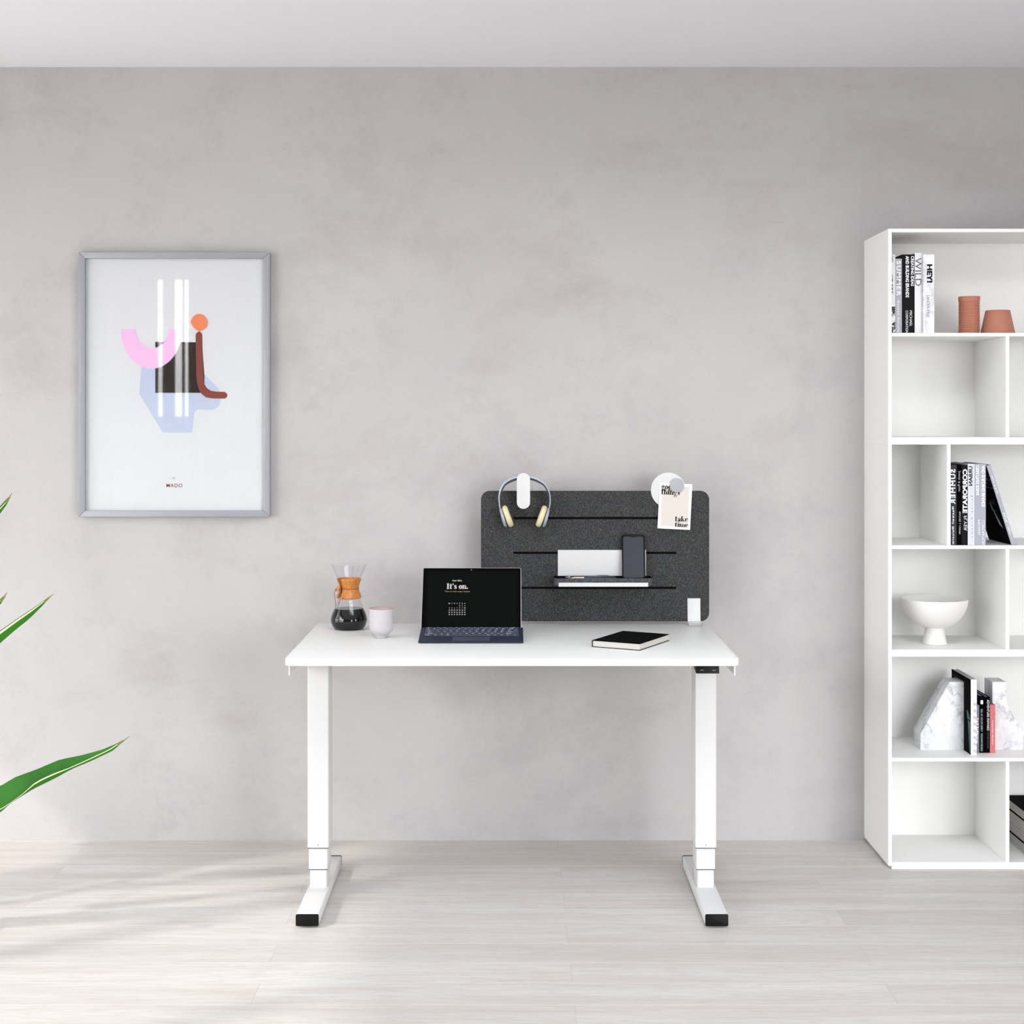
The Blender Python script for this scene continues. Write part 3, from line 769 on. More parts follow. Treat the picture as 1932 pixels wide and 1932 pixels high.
def board_disc():
    Y0 = -.1255
    c = at(1261.1, 924.8, Y0); R = 33.1 * (Y0 - CAMY) / F
    t = thing('magnet_board', 'round white magnetic disc clipped on top right edge of felt panel', 'magnetic board', (c.x, -.12, c.z - R))
    MB().prism(ell(c.x, c.z, R, R, 64), 1, Y0, Y0 + .0025, .0005).build('disc', 'steel', t)
    MB().box(c.x - .012, c.x + .012, Y0 + .0025, -.105, 1.1135, 1.1165).box(c.x - .012, c.x + .012, -.1075, -.105, 1.08, 1.1135).build('clip', 'steel', t)
    # card
    k = 13.8; Yc = -.1272
    def P(x, y, Y=Yc): return at(1210 + x / k, 880 + y / k, Y)
    tl, tr, br_, bl = P(475, 420), P(1325, 462), P(1272, 1655), P(425, 1612)
    cen = (tl + tr + br_ + bl) / 4
    u = ((tr - tl) + (br_ - bl)).normalized(); w = ((tr - tl).length + (br_ - bl).length) / 2; h = ((bl - tl).length + (br_ - tr).length) / 2
    v = Vector((-u.z, 0, u.x))
    ang = math.atan2(-u.z, u.x)
    m = MB()
    cd = thing('quote_card', 'white postcard reading good things take time pinned by a grey magnet', 'card', cen, Matrix.Rotation(ang, 3, 'Y'))
    m.box(-w / 2, w / 2, -.0004, .0004, -h / 2, h / 2)
    m.mi = 1; m.poly([(-w / 2 + .0085, -.0006, h / 2 - .0095), (w / 2 - .009, -.0006, h / 2 - .0095), (w / 2 - .007, -.0006, -h / 2 + .0085), (-w / 2 + .0085, -.0006, -h / 2 + .0085)])
    q = 4.709 / F / k
    m.mi = 2
    def word(s, cx, cy, ww, hh, asc=1.5):
        p = P(cx, cy) - cen
        lx = p.dot(u); lz = p.dot(v)
        fit(m, fat_face(s, asc), ww * q, hh * q, basis((lx, -.0008, lz), (1, 0, 0), (0, 0, 1)))
    word('good', 700, 548, 355, 200); word('things', 760, 692, 490, 206, 1.28); word('take', 1045, 1365, 345, 145); word('time', 1045, 1515, 350, 130)
    m.build('card', ['card', 'card_beige', 'ink_black'], cd, world=False, recalc=False)
    mg = at(1277, 915.7, -.130); Rm = 13.2 * (-.130 - CAMY) / F
    o = MB().prism(ell(mg.x, mg.z, Rm, Rm, 48), 1, -.1335, -.1278, .0006).build('magnet', 'magnet')
    tag(o, 'flat round grey magnet holding the postcard at the upper right of felt panel', 'magnet')
board_disc()

# ================================================================== CARAFE, MUG, NOTEBOOK
def carafe():
    c = Vector((-.491, -.234, DZ))
    t = thing('coffee_carafe', 'hourglass glass coffee maker with wooden collar half full of black coffee', 'coffee maker', c)
    pr = [(0, .0004), (.040, .0004), (.046, .003), (.051, .010), (.0552, .021), (.0560, .029), (.0545, .038), (.0495, .052), (.0420, .070), (.034, .088), (.0275, .104), (.0262, .117), (.0285, .131), (.0345, .149), (.043, .169), (.0505, .186), (.0552, .1945)]
    def sm(pr, n=4):
        R = []
        for i in range(len(pr) - 1):
            p0, p1, p2, p3 = (Vector(pr[max(i - 1, 0)]), Vector(pr[i]), Vector(pr[i + 1]), Vector(pr[min(i + 2, len(pr) - 1)]))
            for j in range(n):
                u = j / n; R.append(tuple(0.5 * ((2 * p1) + (p2 - p0) * u + (2 * p0 - 5 * p1 + 4 * p2 - p3) * u * u + (3 * p1 - p0 - 3 * p2 + p3) * u ** 3)))
        R.append(pr[-1]); return [(max(0, a), bq) for a, bq in R]
    outer = sm(pr); th = .0014
    inner = [(max(0, r - th), z + (th if r < .041 and z < .002 else 0)) for r, z in outer]
    MB().lathe(outer + inner[::-1], c, 64).build('glass_body', 'glass', t, angle=60)
    # pouring spout groove in the upper cone
    m = MB()
    for a in (-70, -52):
        an = math.radians(a)
        m.tube([c + Vector(((.0285 + (.0545 - .0285) * u) * math.cos(an) * .97, (.0285 + (.0545 - .0285) * u) * math.sin(an) * .97, .131 + u * .062)) for u in (0, .25, .5, .75, 1)], [.0018, .0024, .003, .0034, .0036], 12)
    m.build('spout', 'glass', t, angle=60)
    cf = [(0, .0022), (.040, .0022), (.0448, .0048), (.0495, .0105), (.0532, .021), (.0539, .029), (.0525, .038), (.0475, .052), (.0420, .0625), (0, .0625)]
    MB().lathe(sm(cf[:-1], 3) + [(0, .0625)], c, 64).build('coffee', 'coffee', t)
    # wooden collar in two halves, gap towards front left
    cp = [(.0365, .0935), (.0378, .0965), (.0355, .104), (.0315, .113), (.0293, .122), (.0305, .132), (.0345, .143), (.0372, .149), (.0365, .1525), (.0335, .1525), (.0315, .146), (.0285, .134), (.0272, .122), (.0278, .112), (.0305, .103), (.034, .0935)]
    cp = sm(cp + [cp[0]], 3)[:-1]
    gap = math.radians(224)
    for h0, h1 in ((gap + .21, gap + PI - .03), (gap + PI + .03, gap + 2 * PI - .21)):
        m = MB(); secs = []
        for k in range(29):
            a = h0 + (h1 - h0) * k / 28
            secs.append([c + Vector((r * math.cos(a), r * math.sin(a), z)) for r, z in cp])
        m.ribbon(secs); m.build('wooden_collar', 'wood', t, angle=50)
    ring = [c + Vector((.0302 * math.cos(a), .0302 * math.sin(a), .1225)) for a in [gap + .02 + (2 * PI - .04) * k / 48 for k in range(49)]]
    m = MB().tube(ring, .0011, 8)
    S = 1 / 11.37
    def P(x, y, Y): return at(610 + x * S, 1050 + y * S, Y)
    bead = P(326, 672, -.268)
    m.tube([ring[0], bead + Vector((.004, 0, .001))], .0011, 8)
    m.tube([bead + Vector((-.003, 0, -.001)), P(262, 690, -.270), P(258, 735, -.272), P(300, 740, -.274), P(345, 720, -.274), P(350, 680, -.272), bead + Vector((.004, 0, -.001))], .0011, 8)
    m.tube([bead, P(250, 735, -.272), P(232, 765, -.272), P(245, 860, -.273), P(262, 960, -.275), P(258, 1070, -.277)], .0010, 8)
    m.tube([bead, P(345, 735, -.273), P(372, 800, -.274), P(368, 900, -.276), P(345, 980, -.280), P(320, 1060, -.284)], .0010, 8)
    m.build('leather_tie', 'leather', t)
    MB().sphere(bead, .0058).build('bead', 'wood', t)
carafe()

def mug():
    c = Vector((-.3785, -.414, DZ))
    t = thing('ceramic_cup', 'white handleless ceramic cup with clay rim beside the coffee maker', 'cup', c)
    pr = [(0, .0006), (.0165, .0006), (.0178, .0012), (.0182, .006), (.0215, .0085), (.0270, .0130), (.0315, .0195), (.0336, .027), (.0341, .036), (.0342, .060), (.0342, .0835)]
    MB().lathe(pr + [(.0318, .0835), (.0316, .030), (.027, .018), (.018, .0125), (0, .0115)], c, 64).build('body', 'mug', t, angle=40)
    MB().lathe([(.0343, .0835), (.0341, .0846), (.0330, .0851), (.0319, .0846), (.0317, .0835)], c, 64).build('rim', 'mug_rim', t)
mug()

def notebook():
    a = math.radians(-28.0)
    A = Vector((.2216, CAMY + 4.2374, DZ + .0002))
    t = thing('notebook', 'closed black hardcover notebook lying on the white desk', 'notebook', A, Matrix.Rotation(a, 3, 'Z'))
    W, L, H = .1445, .211, .0192
    m = MB(); ct = .0017
    m.box(0, W, 0, L, 0, ct, .0005).box(0, W, 0, L, H - ct, H, .0005).box(0, ct, 0, L, ct * .7, H - ct * .7)
    m.build('cover', 'cover_black', t, world=False)
    MB().box(ct, W - .002, .002, L - .002, ct, H - ct).build('page_block', 'pages_z', t, world=False)
notebook()

# ================================================================== TABLET LAPTOP
def laptop():
    c = Vector((-.118, -.46, DZ))
    t = thing('tablet_laptop', 'tablet computer with navy keyboard cover open on desk showing Its on', 'laptop', c)
    # keyboard: front d 4.305, rear d 4.452
    yf, zf_, yr, zr = CAMY + 4.3045, DZ + .0005, CAMY + 4.452, .7270
    xc = at(888.2, 0, yf).x; W = .2965
    sl = math.atan2(zr - zf_ - .0045, yr - yf); L = math.hypot(yr - yf, zr - zf_ - .0045)
    KM = Matrix.Translation((xc, yf, zf_)) @ Matrix.Rotation(sl, 4, 'X')
    def kb(m): return m.xform(KM)
    th = .0048
    m = MB().prism(rrect(-W / 2, W / 2, 0, L, .004), 2, 0, th, .0014)
    kbd = kb(m).build('keyboard', 'navy', t)
    kx, k0, k1 = W / 2 - .0115, .0555, L - .0006
    kb(MB().box(-kx, kx, k0, k1, th - .0005, th + .0003)).build('key_bed', 'keybed', kbd)
    kb(MB().box(-.0525, .0525, .011, .0505, th - .0005, th + .0003, .0002)).build('touchpad', 'touchpad', kbd)
    rows = [([1.6] + [1] * 12 + [1.6], ['Esc', 'F1', 'F2', 'F3', 'F4', 'F5', 'F6', 'F7', 'F8', 'Home', 'End', 'Up', 'Dn', 'Del'], .55),
            ([1.0] + [1] * 12 + [2.0], ['`', '1', '2', '3', '4', '5', '6', '7', '8', '9', '0', '-', '=', 'Back'], 1),
            ([1.5] + [1] * 13, ['Tab'] + list('QWERTYUIOP[]') + ['\\'], 1),
            ([1.75] + [1] * 11 + [2.25], ['Caps'] + list('ASDFGHJKL;') + ["'", 'Enter'], 1),
            ([2.25] + [1] * 10 + [2.75], ['Shift'] + list('ZXCVBNM,./') + ['Shift'], 1),
            ([1.3, 1, 1, 1, 5.3, 1, 1, 1, 1, 1.2], ['Ctrl', 'Fn', 'W', 'Alt', '', 'Alt', 'M', '<', '^', '>'], 1)]
    tot = sum(r[2] for r in rows); v = k1 - .0012; span = k1 - k0 - .0022
    for widths, names, hgt in rows:
        hh = span * hgt / tot; un = (2 * kx - .002) / sum(widths); x = -kx + .001
        for wd, nm in zip(widths, names):
            g = .0009
            m = MB().box(x + g, x + wd * un - g, v - hh + g * .8, v - g * .8, th, th + .0014, .0003)
            if nm:
                m.mi = 1; ww = min(wd * un * .6, .0026 * len(nm) + .0012)
                text(m, nm, ww, hh * .38, basis((x + wd * un / 2 if len(nm) < 3 else x + wd * un * .42, v - hh * .48, th + .00155), (1, 0, 0), (0, 1, 0)), .02)
            kb(m).build('key', ['key', 'legend'], kbd, recalc=False)
            x += wd * un
        v -= hh
    # screen
    yb, zb = CAMY + 4.4435, DZ + .0052
    yt, zt = CAMY + 4.566, .8898
    tl = math.atan2(yt - yb, zt - zb); SL = math.hypot(yt - yb, zt - zb)
    x2 = at(889.4, 0, -.35).x; SW = .2932
    SM = Matrix.Translation((x2, yb, zb)) @ Matrix.Rotation(-tl, 4, 'X')
    def sc(m): return m.xform(SM)
    scr = sc(MB().prism(rrect(-SW / 2, SW / 2, 0, SL, .0045), 1, 0, .0072, .0010)).build('screen', 'silver', t)
    sc(MB().prism(rrect(-SW / 2 + .0016, SW / 2 - .0016, .0016, SL - .0016, .0035), 1, -.0003, .0005)).build('bezel', 'bezel', scr)
    m = MB().prism(rrect(-SW / 2 + .0135, SW / 2 - .0135, .014, SL - .0125, .0004), 1, -.0005, .0002)
    yv = -.0009
    K = 1932 / 220.0
    # crop pixel -> screen local : px scale differs with height; use perspective of the plane
    def loc(cx, cy):
        px, py = 780 + cx / K, 1060 + cy / K
        # intersect the view ray with the screen plane
        o = Vector((0, CAMY, CAMZ)); d = Vector(((px - CX) / F, 1, -(py - CY) / F))
        inv = SM.inverted(); lo = inv @ o; ld = inv.to_3x3() @ d
        s = (yv - lo.y) / ld.y; h = lo + ld * s
        return h.x, h.z
    def put(fn, mi, cx, cy, w, h, *a):
        x0, z0 = loc(cx - w / 2, cy + h / 2); x1, z1 = loc(cx + w / 2, cy - h / 2)
        m.mi = mi
        tt = fn(*a)
        fit(m, tt, x1 - x0, z1 - z0, basis(((x0 + x1) / 2, yv, (z0 + z1) / 2), (1, 0, 0), (0, 0, 1)))
    put(glyphs, 1, 727, 313, 160, 28, 'Dear 2021,', .03, 1.1)
    put(fat_face, 1, 727, 404, 355, 92, "It's on.")
    put(glyphs, 2, 727, 493, 415, 27, 'Time to make magic happen', .015, 1.25)
    hdr = ['M', 'T', 'W', 'T', 'F', 'S', 'S']
    for i in range(7):
        put(glyphs, 1, 595 + i * 42.8, 690, 19 if i in (0, 2) else 12, 20, hdr[i], .03)
    day = 1
    for r in range(5):
        for i in range(7):
            if r == 0 and i < 4: continue
            put(glyphs, 1, 595 + i * 42.8, 727 + r * 36.3, 9 if day < 10 else 21, 18, str(day), .035); day += 1
    sc(m).build('display', ['display', 'lit_white', 'lit_yellow'], scr, recalc=False)
    cx_, cz_ = loc(960, 133)
    sc(MB().prism(ell(cx_, cz_, .0012, .0012, 16), 1, -.0009, -.0002)).build('webcam', 'legend', scr)
    # kickstand behind
    hp = SM @ Vector((0, .0072, SL * .55)); ft = Vector((hp.x, hp.y + .045, DZ + .0022))
    m = MB(); e = .11; n = (ft - hp).normalized(); q = Vector((0, -n.z, n.y)) * .0012
    m.ribbon([[hp + Vector((s_, 0, 0)) + q, hp + Vector((s_, 0, 0)) - q, ft + Vector((s_, 0, 0)) - q, ft + Vector((s_, 0, 0)) + q] for s_ in (-e, e)])
    m.build('kickstand', 'silver', t)
laptop()

# ================================================================== BOOKCASE
BF, BB = -.307, .003
SF = F / (BF - CAMY)
def zf(py): return CAMZ - (py - CY) / SF
def xf(px): return (px - CX) / SF
BX0 = xf(1675.8); PT = 6.85 / SF; BX1 = BX0 + .7175
DIV = {'a': (xf(1897.6), xf(1904.5)), 'b': (xf(1786.8), xf(1793.7))}
def bookcase():
    t = thing('bookcase', 'tall white open bookcase with offset compartments standing against the wall', 'bookcase', ((BX0 + BX1) / 2, (BF + BB) / 2, 0))
    B = .0007
    main = [(431.4, 438.2), (825, 831.8), (831.8, 838.7), (1225.7, 1232.4), (1232.4, 1239), (1627, 1633.5)]
    for a, bq in main: MB().box(BX0, BX1, BF, BB, zf(bq), zf(a), B).build('board', 'shelf', t)
    for a, bq in ((438.2, 825), (838.7, 1225.7), (1239, 1627)):
        for x in (BX0, BX1 - PT): MB().box(x, x + PT, BF, BB, zf(bq), zf(a), B).build('side_panel', 'shelf', t)
        MB().box(BX0 + PT, BX1 - PT, -.006, BB, zf(bq), zf(a)).build('back_panel', 'shelf', t)
    for a, bq in ((628, 634.7), (1029.1, 1035.9), (1430, 1436.8)):
        MB().box(BX0 + PT, BX1 - PT, BF, -.006, zf(bq), zf(a), B).build('shelf', 'shelf', t)
    for k, a, bq in (('a', 634.7, 825), ('b', 838.7, 1029.1), ('a', 1035.9, 1225.7), ('a', 1436.8, 1627)):
        MB().box(*DIV[k], BF, -.006, zf(bq), zf(a), B).build('divider', 'shelf', t)
    MB().box(BX0 + PT, BX1 - PT, BF + .0005, BB - .02, 0, zf(1633.5), B).build('plinth', 'shelf', t)
bookcase()

# ---- upright books: spine faces the room (-Y)
def upright(label, x0, x1, z0, z1, yf, depth, mat, texts=(), extra=None, group=None, rot=0.0, pages='pages_x', side=None, mats=()):
    w, h = x1 - x0, z1 - z0
    t = thing('book', label, 'book', (x0, yf, z0), Matrix.Rotation(rot, 3, 'Y') if rot else None, group)
    c = min(.0016, w * .2)
    m = MB()
    m.box(0, w, 0, c * 1.2, 0, h, .0004).box(0, c, c, depth, 0, h, .0003).box(w - c, w, c, depth, 0, h, .0003)
    ml = [mat, *mats]
    for k in texts:
        s, u0, u1, v0, v1, ink, d = k[:7]; bold = k[7] if len(k) > 7 else .02; sp = k[8] if len(k) > 8 else 1.0
        # u: fraction of height from top, v: fraction of width from left; d: 'n' normal, 'm' mirrored, 'u' upward
        if ink not in ml: ml.append(ink)
        m.mi = ml.index(ink)
        uc = h * (1 - (u0 + u1) / 2); vc = w * (v0 + v1) / 2
        ud, vd = {'n': ((0, 0, -1), (1, 0, 0)), 'm': ((0, 0, -1), (-1, 0, 0)), 'u': ((0, 0, 1), (-1, 0, 0))}[d]
        tt = s if isinstance(s, bmesh.types.BMesh) else glyphs(s, bold, sp)
        fit(m, tt, h * abs(u1 - u0), w * abs(v1 - v0), basis((vc, -.0003, uc), ud, vd))
    if extra: extra(m, w, h, depth, ml)
    m.build('cover', ml, t, world=False, recalc=False)
    MB().box(c, w - c, c * 1.2, depth - .002, .002, h - .0025).build('page_block', pages, t, world=False)
    return t

Z1 = zf(628) + .0002
def S1(px, Y=-.27): return (px - CX) * (Y - CAMY) / F
def H1(py, Y=-.27): return CAMZ - (py - CY) * (Y - CAMY) / F
G1, G2, G3 = 'books at the left of the top shelf', 'books on the middle shelf', 'books between the marble bookends'
def sq(mat, u0, u1, v0, v1, off=.0002):
    def f(m, w, h, d, ml):
        if mat not in ml: ml.append(mat)
        m.mi = ml.index(mat)
        m.poly([(w * v0, -off, h * (1 - u1)), (w * v1, -off, h * (1 - u1)), (w * v1, -off, h * (1 - u0)), (w * v0, -off, h * (1 - u0))])
    return f
x = BX0 + PT + .0006
upright('white book with black scribbled lower spine at far left of top shelf', x, S1(1689.2), Z1, H1(480), -.27, .19, 'bk_white',
        [('CITY', .02, .10, .35, .62, 'ink_black', 'n', .03), ('OF ART', .26, .50, .35, .62, 'ink_black', 'n', .03)], sq('bk_scribble', .66, 1, .02, .98), G1)
upright('pale grey book titled SUMMER on the top shelf', S1(1689.4), S1(1701.6), Z1, H1(488), -.27, .185, 'bk_grey',
        [('SUMMER', .03, .50, .16, .84, 'ink_white', 'n', .03, 1.25), ('Maxwell Malcolm', .56, .98, .30, .62, 'ink_white', 'n', .02, 1.3)], None, G1)
upright('black book titled CREATING IDEAS AND BUILDING BRANDS on the top shelf', S1(1701.9), S1(1725.6), Z1, H1(480), -.27, .21, 'cover_soft',
        [('CREATING IDEAS', .02, .40, .70, .95, 'ink_white', 'n', .03), ('AND BUILDING BRANDS', .02, .545, .28, .56, 'ink_white', 'n', .03),
         ('MICHAEL', .71, .91, .60, .80, 'ink_white', 'n', .0), ('CORPORATION', .71, .995, .28, .48, 'ink_white', 'n', .0)], None, G1)
upright('white book titled WILD in grey letters on the top shelf', S1(1725.8), S1(1739.0), Z1, H1(477.2), -.27, .20, 'bk_white',
        [('WILD', .06, .41, .05, .93, 'ink_grey', 'n', .0)], None, G1)
upright('cloudy grey and white book titled HEY! on the top shelf', S1(1741.9, -.285), S1(1762.8, -.285), Z1, H1(480, -.285), -.285, .21, 'bk_cloud',
        [('HEY!', .125, .36, .33, .83, 'ink_black', 'n', .05), ('LANDEN KYLE', .52, .795, .31, .56, 'ink_black', 'n', -.005)], None, G1)

# middle shelf, mirrored lettering
YB = -.300; Z2 = zf(1029.1) + .0002
def S2(px): return S1(px, YB)
def H2(py): return H1(py, YB)
upright('dark navy book with mirrored SUMMER on spine against the divider', DIV['b'][1] + .0006, S2(1804.9), Z2, H2(877), YB, .215, 'bk_navy',
        [('SUMMER', .055, .49, .05, .80, 'ink_white', 'm', .03, 1.25), ('Maxwell Malcolm', .52, .985, .25, .60, 'ink_white', 'm', .02, 1.3)], None, G2, pages='black_gap')
upright('thin black book with mirrored handwritten title beside the CORPORATE book', S2(1805.1), S2(1814.3), Z2, H2(877), YB, .215, 'cover_black',
        [('Jewels & Rose', .075, .33, .2, .85, 'ink_pale', 'm', -.012), ('RACHEL L HAMM', .585, .86, .45, .82, 'ink_pale', 'm', .0)], None, G2)
upright('black book with mirrored CORPORATE FLYER on spine', S2(1814.5), S2(1825.8), Z2, H2(877.5), YB, .215, 'cover_soft',
        [('CORPORATE', .05, .60, .15, .93, 'ink_white', 'm', .04), ('FLYER', .635, .82, .38, .90, 'ink_white', 'm', -.003)], None, G2, pages='black_gap')
upright('pale grey book with mirrored URBAN on spine', S2(1826.0), S2(1838.9), Z2, H2(875), YB, .215, 'bk_light',
        [('URBAN', .03, .27, .12, .68, 'ink_black', 'm', .03), ('Bailey Graeme', .39, .91, .5, .72, 'ink_black', 'm', .0, 1.9)], None, G2, pages='black_gap')
upright('wide cool grey book with mirrored CREATING IDEAS on spine', S2(1839.2), S2(1860.0), Z2, H2(875), YB, .215, 'bk_lilac',
        [('CREATING IDEAS', .02, .39, .10, .38, 'ink_white', 'm', .03), ('AND BUILDING BRANDS', .02, .53, .60, .92, 'ink_white', 'm', .03),
         ('MICHAEL', .69, .885, .28, .50, 'ink_white', 'm', .0), ('CORPORATION', .69, .99, .64, .90, 'ink_white', 'm', .0)], None, G2, pages='black_gap')
def lean_art(m, w, h, d, ml):
    for a in ('cover_black', 'ink_pale', 'ink_grey'):
        if a not in ml: ml.append(a)
    m.mi = ml.index('cover_black'); m.poly([(-.0003, .0025, .001), (-.0003, d, .001), (-.0003, d, h - .001), (-.0003, .0025, h - .001)])
    m.mi = ml.index('ink_pale')
    R = random.Random(3)
    for k in range(16):      # feathered streaks near the spine, upper part
        z = h * (.64 + .26 * R.random()); y = .004 + .01 * R.random(); l = .04 + .08 * R.random(); s = .02 * R.random() - .012
        m.poly([(-.0005, y, z), (-.0005, y + l, z + s + .006), (-.0005, y + l * .5, z + s * .5 + .0022), (-.0005, y, z + .0010)])
    for k in range(6):        # paint brush
        z = .03 + .012 * k * .2; y = .022 + .006 * k
    m.poly([(-.0005, .030, .050), (-.0005, .055, .060), (-.0005, .075, .105), (-.0005, .068, .108)])
    m.poly([(-.0005, .070, .104), (-.0005, .082, .104), (-.0005, .084, .128), (-.0005, .078, .128)])
    m.mi = ml.index('ink_grey')
    fit(m, glyphs('Twilight', -.01), .06, .022, basis((-.0005, .062, h * .52), (0, 1, 0), (0, 0, 1)))
    fit(m, glyphs('RACHEL HAMM', 0), .045, .005, basis((-.0005, .062, h * .42), (0, 1, 0), (0, 0, 1)))
la = math.atan2(1908.8 - 1861.5, 1027.5 - 877.5)
LH = math.hypot(1908.8 - 1861.5, 1027.5 - 877.5) * (YB - CAMY) / F
xb = S2(1908.6)
upright('black book with grey spine leaning against the row on middle shelf', xb, xb + .0122, Z2 + .0003, Z2 + LH, YB, .215, 'bk_lilac',
        [('Jewels & Rose', .13, .36, .15, .9, 'ink_white', 'm', -.005), ('RACHEL L HAMM', .60, .88, .3, .8, 'ink_white', 'm', .015)], lean_art, G2, rot=-la)

# bookends and books, fifth row
Z3 = zf(1430) + .0002
def bookend(label, pts, y0):
    P = [at(a, bq, y0) for a, bq in pts]
    o = MB().prism([(p.x, max(p.z, Z3)) for p in P], 1, y0, y0 + .079, .0006).build('bookend', 'marble')
    tag(o, label, 'bookend', 'marble bookends')
bookend('left white marble bookend, sloping down to the left of the books', [(1736.9, 1416.5), (1736.9, 1383.6), (1791.3, 1286.7), (1818.7, 1286.7), (1818.7, 1416.5)], -.201)
bookend('right white marble bookend behind coral book, sloping down to the right', [(1872.4, 1416.5), (1872.4, 1286.7), (1899.0, 1286.7), (1899.4, 1328.2), (1931.6, 1383.8), (1931.6, 1416.5)], -.201)
def H3(py, Y): return H1(py, Y)
def tall_art(m, w, h, d, ml):
    for a in ('cover_black', 'bk_teal', 'ink_grey', 'ink_pale'):
        if a not in ml: ml.append(a)
    m.mi = ml.index('cover_black'); m.poly([(-.0003, .0012, .0005), (-.0003, d, .0005), (-.0003, d, h - .0005), (-.0003, .0012, h - .0005)])
    m.mi = ml.index('bk_teal')
    m.poly([(-.0005, .002, .004), (-.0005, .012, .006), (-.0005, .030, h * .44), (-.0005, .002, h * .44)])
    m.poly([(-.0005, .002, h * .455), (-.0005, .034, h * .455), (-.0005, .042, h * .56), (-.0005, .030, h * .565)])
    m.mi = ml.index('ink_grey'); m.poly([(-.0005, .06, h - .018), (-.0005, d - .01, h - .018), (-.0005, d - .01, h - .0168), (-.0005, .06, h - .0168)])
    m.mi = ml.index('ink_pale')
    for k in range(8):
        z = h * (.70 - .088 * k); pts = []
        m.poly([(w * .40, -.0003, z), (w * .98, -.0003, z - .004), (w * .98, -.0003, z - .014 - .002 * (k % 3)), (w * .62, -.0003, z - .009), (w * .40, -.0003, z - .013)])
x0 = .0; D1 = -.271
upright('tall book with white spine and black cover beside left marble bookend', S1(1831.9, D1), S1(1843.1, D1), Z3, H3(1282, D1), D1, .20, 'bk_white', [('PORTFOLIO', .02, .2, .40, .52, 'ink_pale', 'n', .0)], tall_art, G3)
D2 = -.239
upright('short slate book squeezed between tall white-spined book and black books', S1(1843.3, D1) + .0003, S1(1847.6, D2), Z3, H3(1330.5, D2), D2, .14, 'bk_slate', [('Art & Architecture', .26, .80, .2, .9, 'ink_white', 'n', .03)], None, G3)
def penguin(m, w, h, d, ml):
    if 'ink_white' not in ml: ml.append('ink_white')
    m.mi = ml.index('ink_white'); m.poly([(px_, -.0003, pz_) for px_, pz_ in rrect(w * .22, w * .72, h * .855, h * .925, w * .1, 4)])
upright('black book with small white square badge on its spine between bookends', S1(1847.9, D2), S1(1857.4, D2), Z3, H3(1313, D2), D2, .15, 'cover_black',
        [('STEPHEN HAWKING   A BRIEF HISTORY OF TIME', .23, .97, .25, .66, 'ink_pale', 'u', .0)], penguin, G3, pages='bk_slate')
upright('black book titled ADVENTURE INWARD beside the coral book', S1(1857.6, D2), S1(1867.6, D2), Z3, H3(1315, D2), D2, .15, 'cover_black',
        [('ADVENTURE INWARD', .05, .60, .45, .88, 'ink_white', 'n', .0), ('FATHER ROWAN', .63, .92, .5, .8, 'ink_grey', 'n', .0)], None, G3, pages='bk_slate')
upright('slim coral pink book at the right of black books', S1(1867.9, D2), S1(1877.8, D2), Z3, H3(1329.5, D2), D2, .037, 'bk_pink',
        [('A Decimal Design · Jeffery Burgos', .32, .83, .35, .62, 'ink_white', 'n', .0)], None, G3, pages='bk_slate')

# stack of books, bottom right compartment
xl = 1.545; zb0 = zf(1627) + .0002
levels = [zb0, .0540, .0862, .1220, .1517]
desc = [('pale covered book at the bottom of the horizontal stack in lowest compartment', 'bk_blue_white', 'cover_black'),
        ('black covered book second from bottom of the stack in lowest compartment', 'cover_black', 'cover_black'),
        ('pale and black book second from top of the stack in lowest compartment', 'bk_blue_white', 'cover_black'),
        ('black book lying on top of the stack in lowest compartment', 'cover_black', 'cover_black')]
for k in range(4):
    lb, bot, top = desc[k]; za, zb_ = levels[k], levels[k + 1] - .0002
    dx = (0, .0012, -.0004, .0008)[k]
    t = thing('book', lb, 'book', (xl + dx, -.27, za), None, 'books stacked flat in the lowest compartment')
    m = MB(); w, d, h = .19, .24, zb_ - za; c = .0022
    m.box(0, w, 0, d, 0, c * .8, .0004); m.mi = 1
    m.box(0, w, 0, d, h - c, h, .0004).box(w - c, w, 0, d, c * .8, h - c)
    m.build('cover', [bot, top], t, world=False)
    MB().box(.0015, w - c, .002, d - .002, c * .8, h - c).build('page_block', 'pages_z', t, world=False)

# pots and bowl
c = Vector((1.3867, -.2, Z1)); r = .0319; H = 1.7052 - Z1
pr = [(0, .0003), (r, .0003)]
n = 15; zz0, zz1 = .003, H - .014
for k in range(n * 6 + 1):
    z = zz0 + (zz1 - zz0) * k / (n * 6); pr.append((r - 0.0022 * (0.5 - 0.5 * math.cos(2 * PI * k / 6)) ** .7, z))
pr += [(r, H - .012), (r + .0002, H - .001), (r - .001, H), (r - .004, H), (r - .004, .004), (0, .004)]
o = MB().lathe(pr, c, 64).build('ribbed_vase', 'terra', angle=70); tag(o, 'ribbed terracotta cylinder vase on the top shelf beside the cone pot', 'vase')
c = Vector((1.4735, -.2, Z1)); H = 1.6635 - Z1
o = MB().lathe([(0, .0003), (.050, .0003), (.0512, .0015), (.051, .003), (.0362, H - .001), (.0352, H), (.032, H), (.032, H - .003), (0, H - .003)], c, 64).build('terracotta_pot', 'terra', angle=40)
tag(o, 'smooth terracotta pot tapering upward on the top shelf', 'pot')
c = Vector((1.2855, -.187, zf(1225.7) + .0002))
t = thing('footed_bowl', 'white ceramic bowl on a flared pedestal foot in the bookcase', 'bowl', c)
MB().lathe([(0, .0002), (.0360, .0002), (.0368, .0012), (.0362, .003), (.0275, .0465), (.0272, .0505), (0, .0505)], c, 64).build('foot', 'bowl', t, angle=40)
zr_ = .788 - c.z; zb_ = .0465
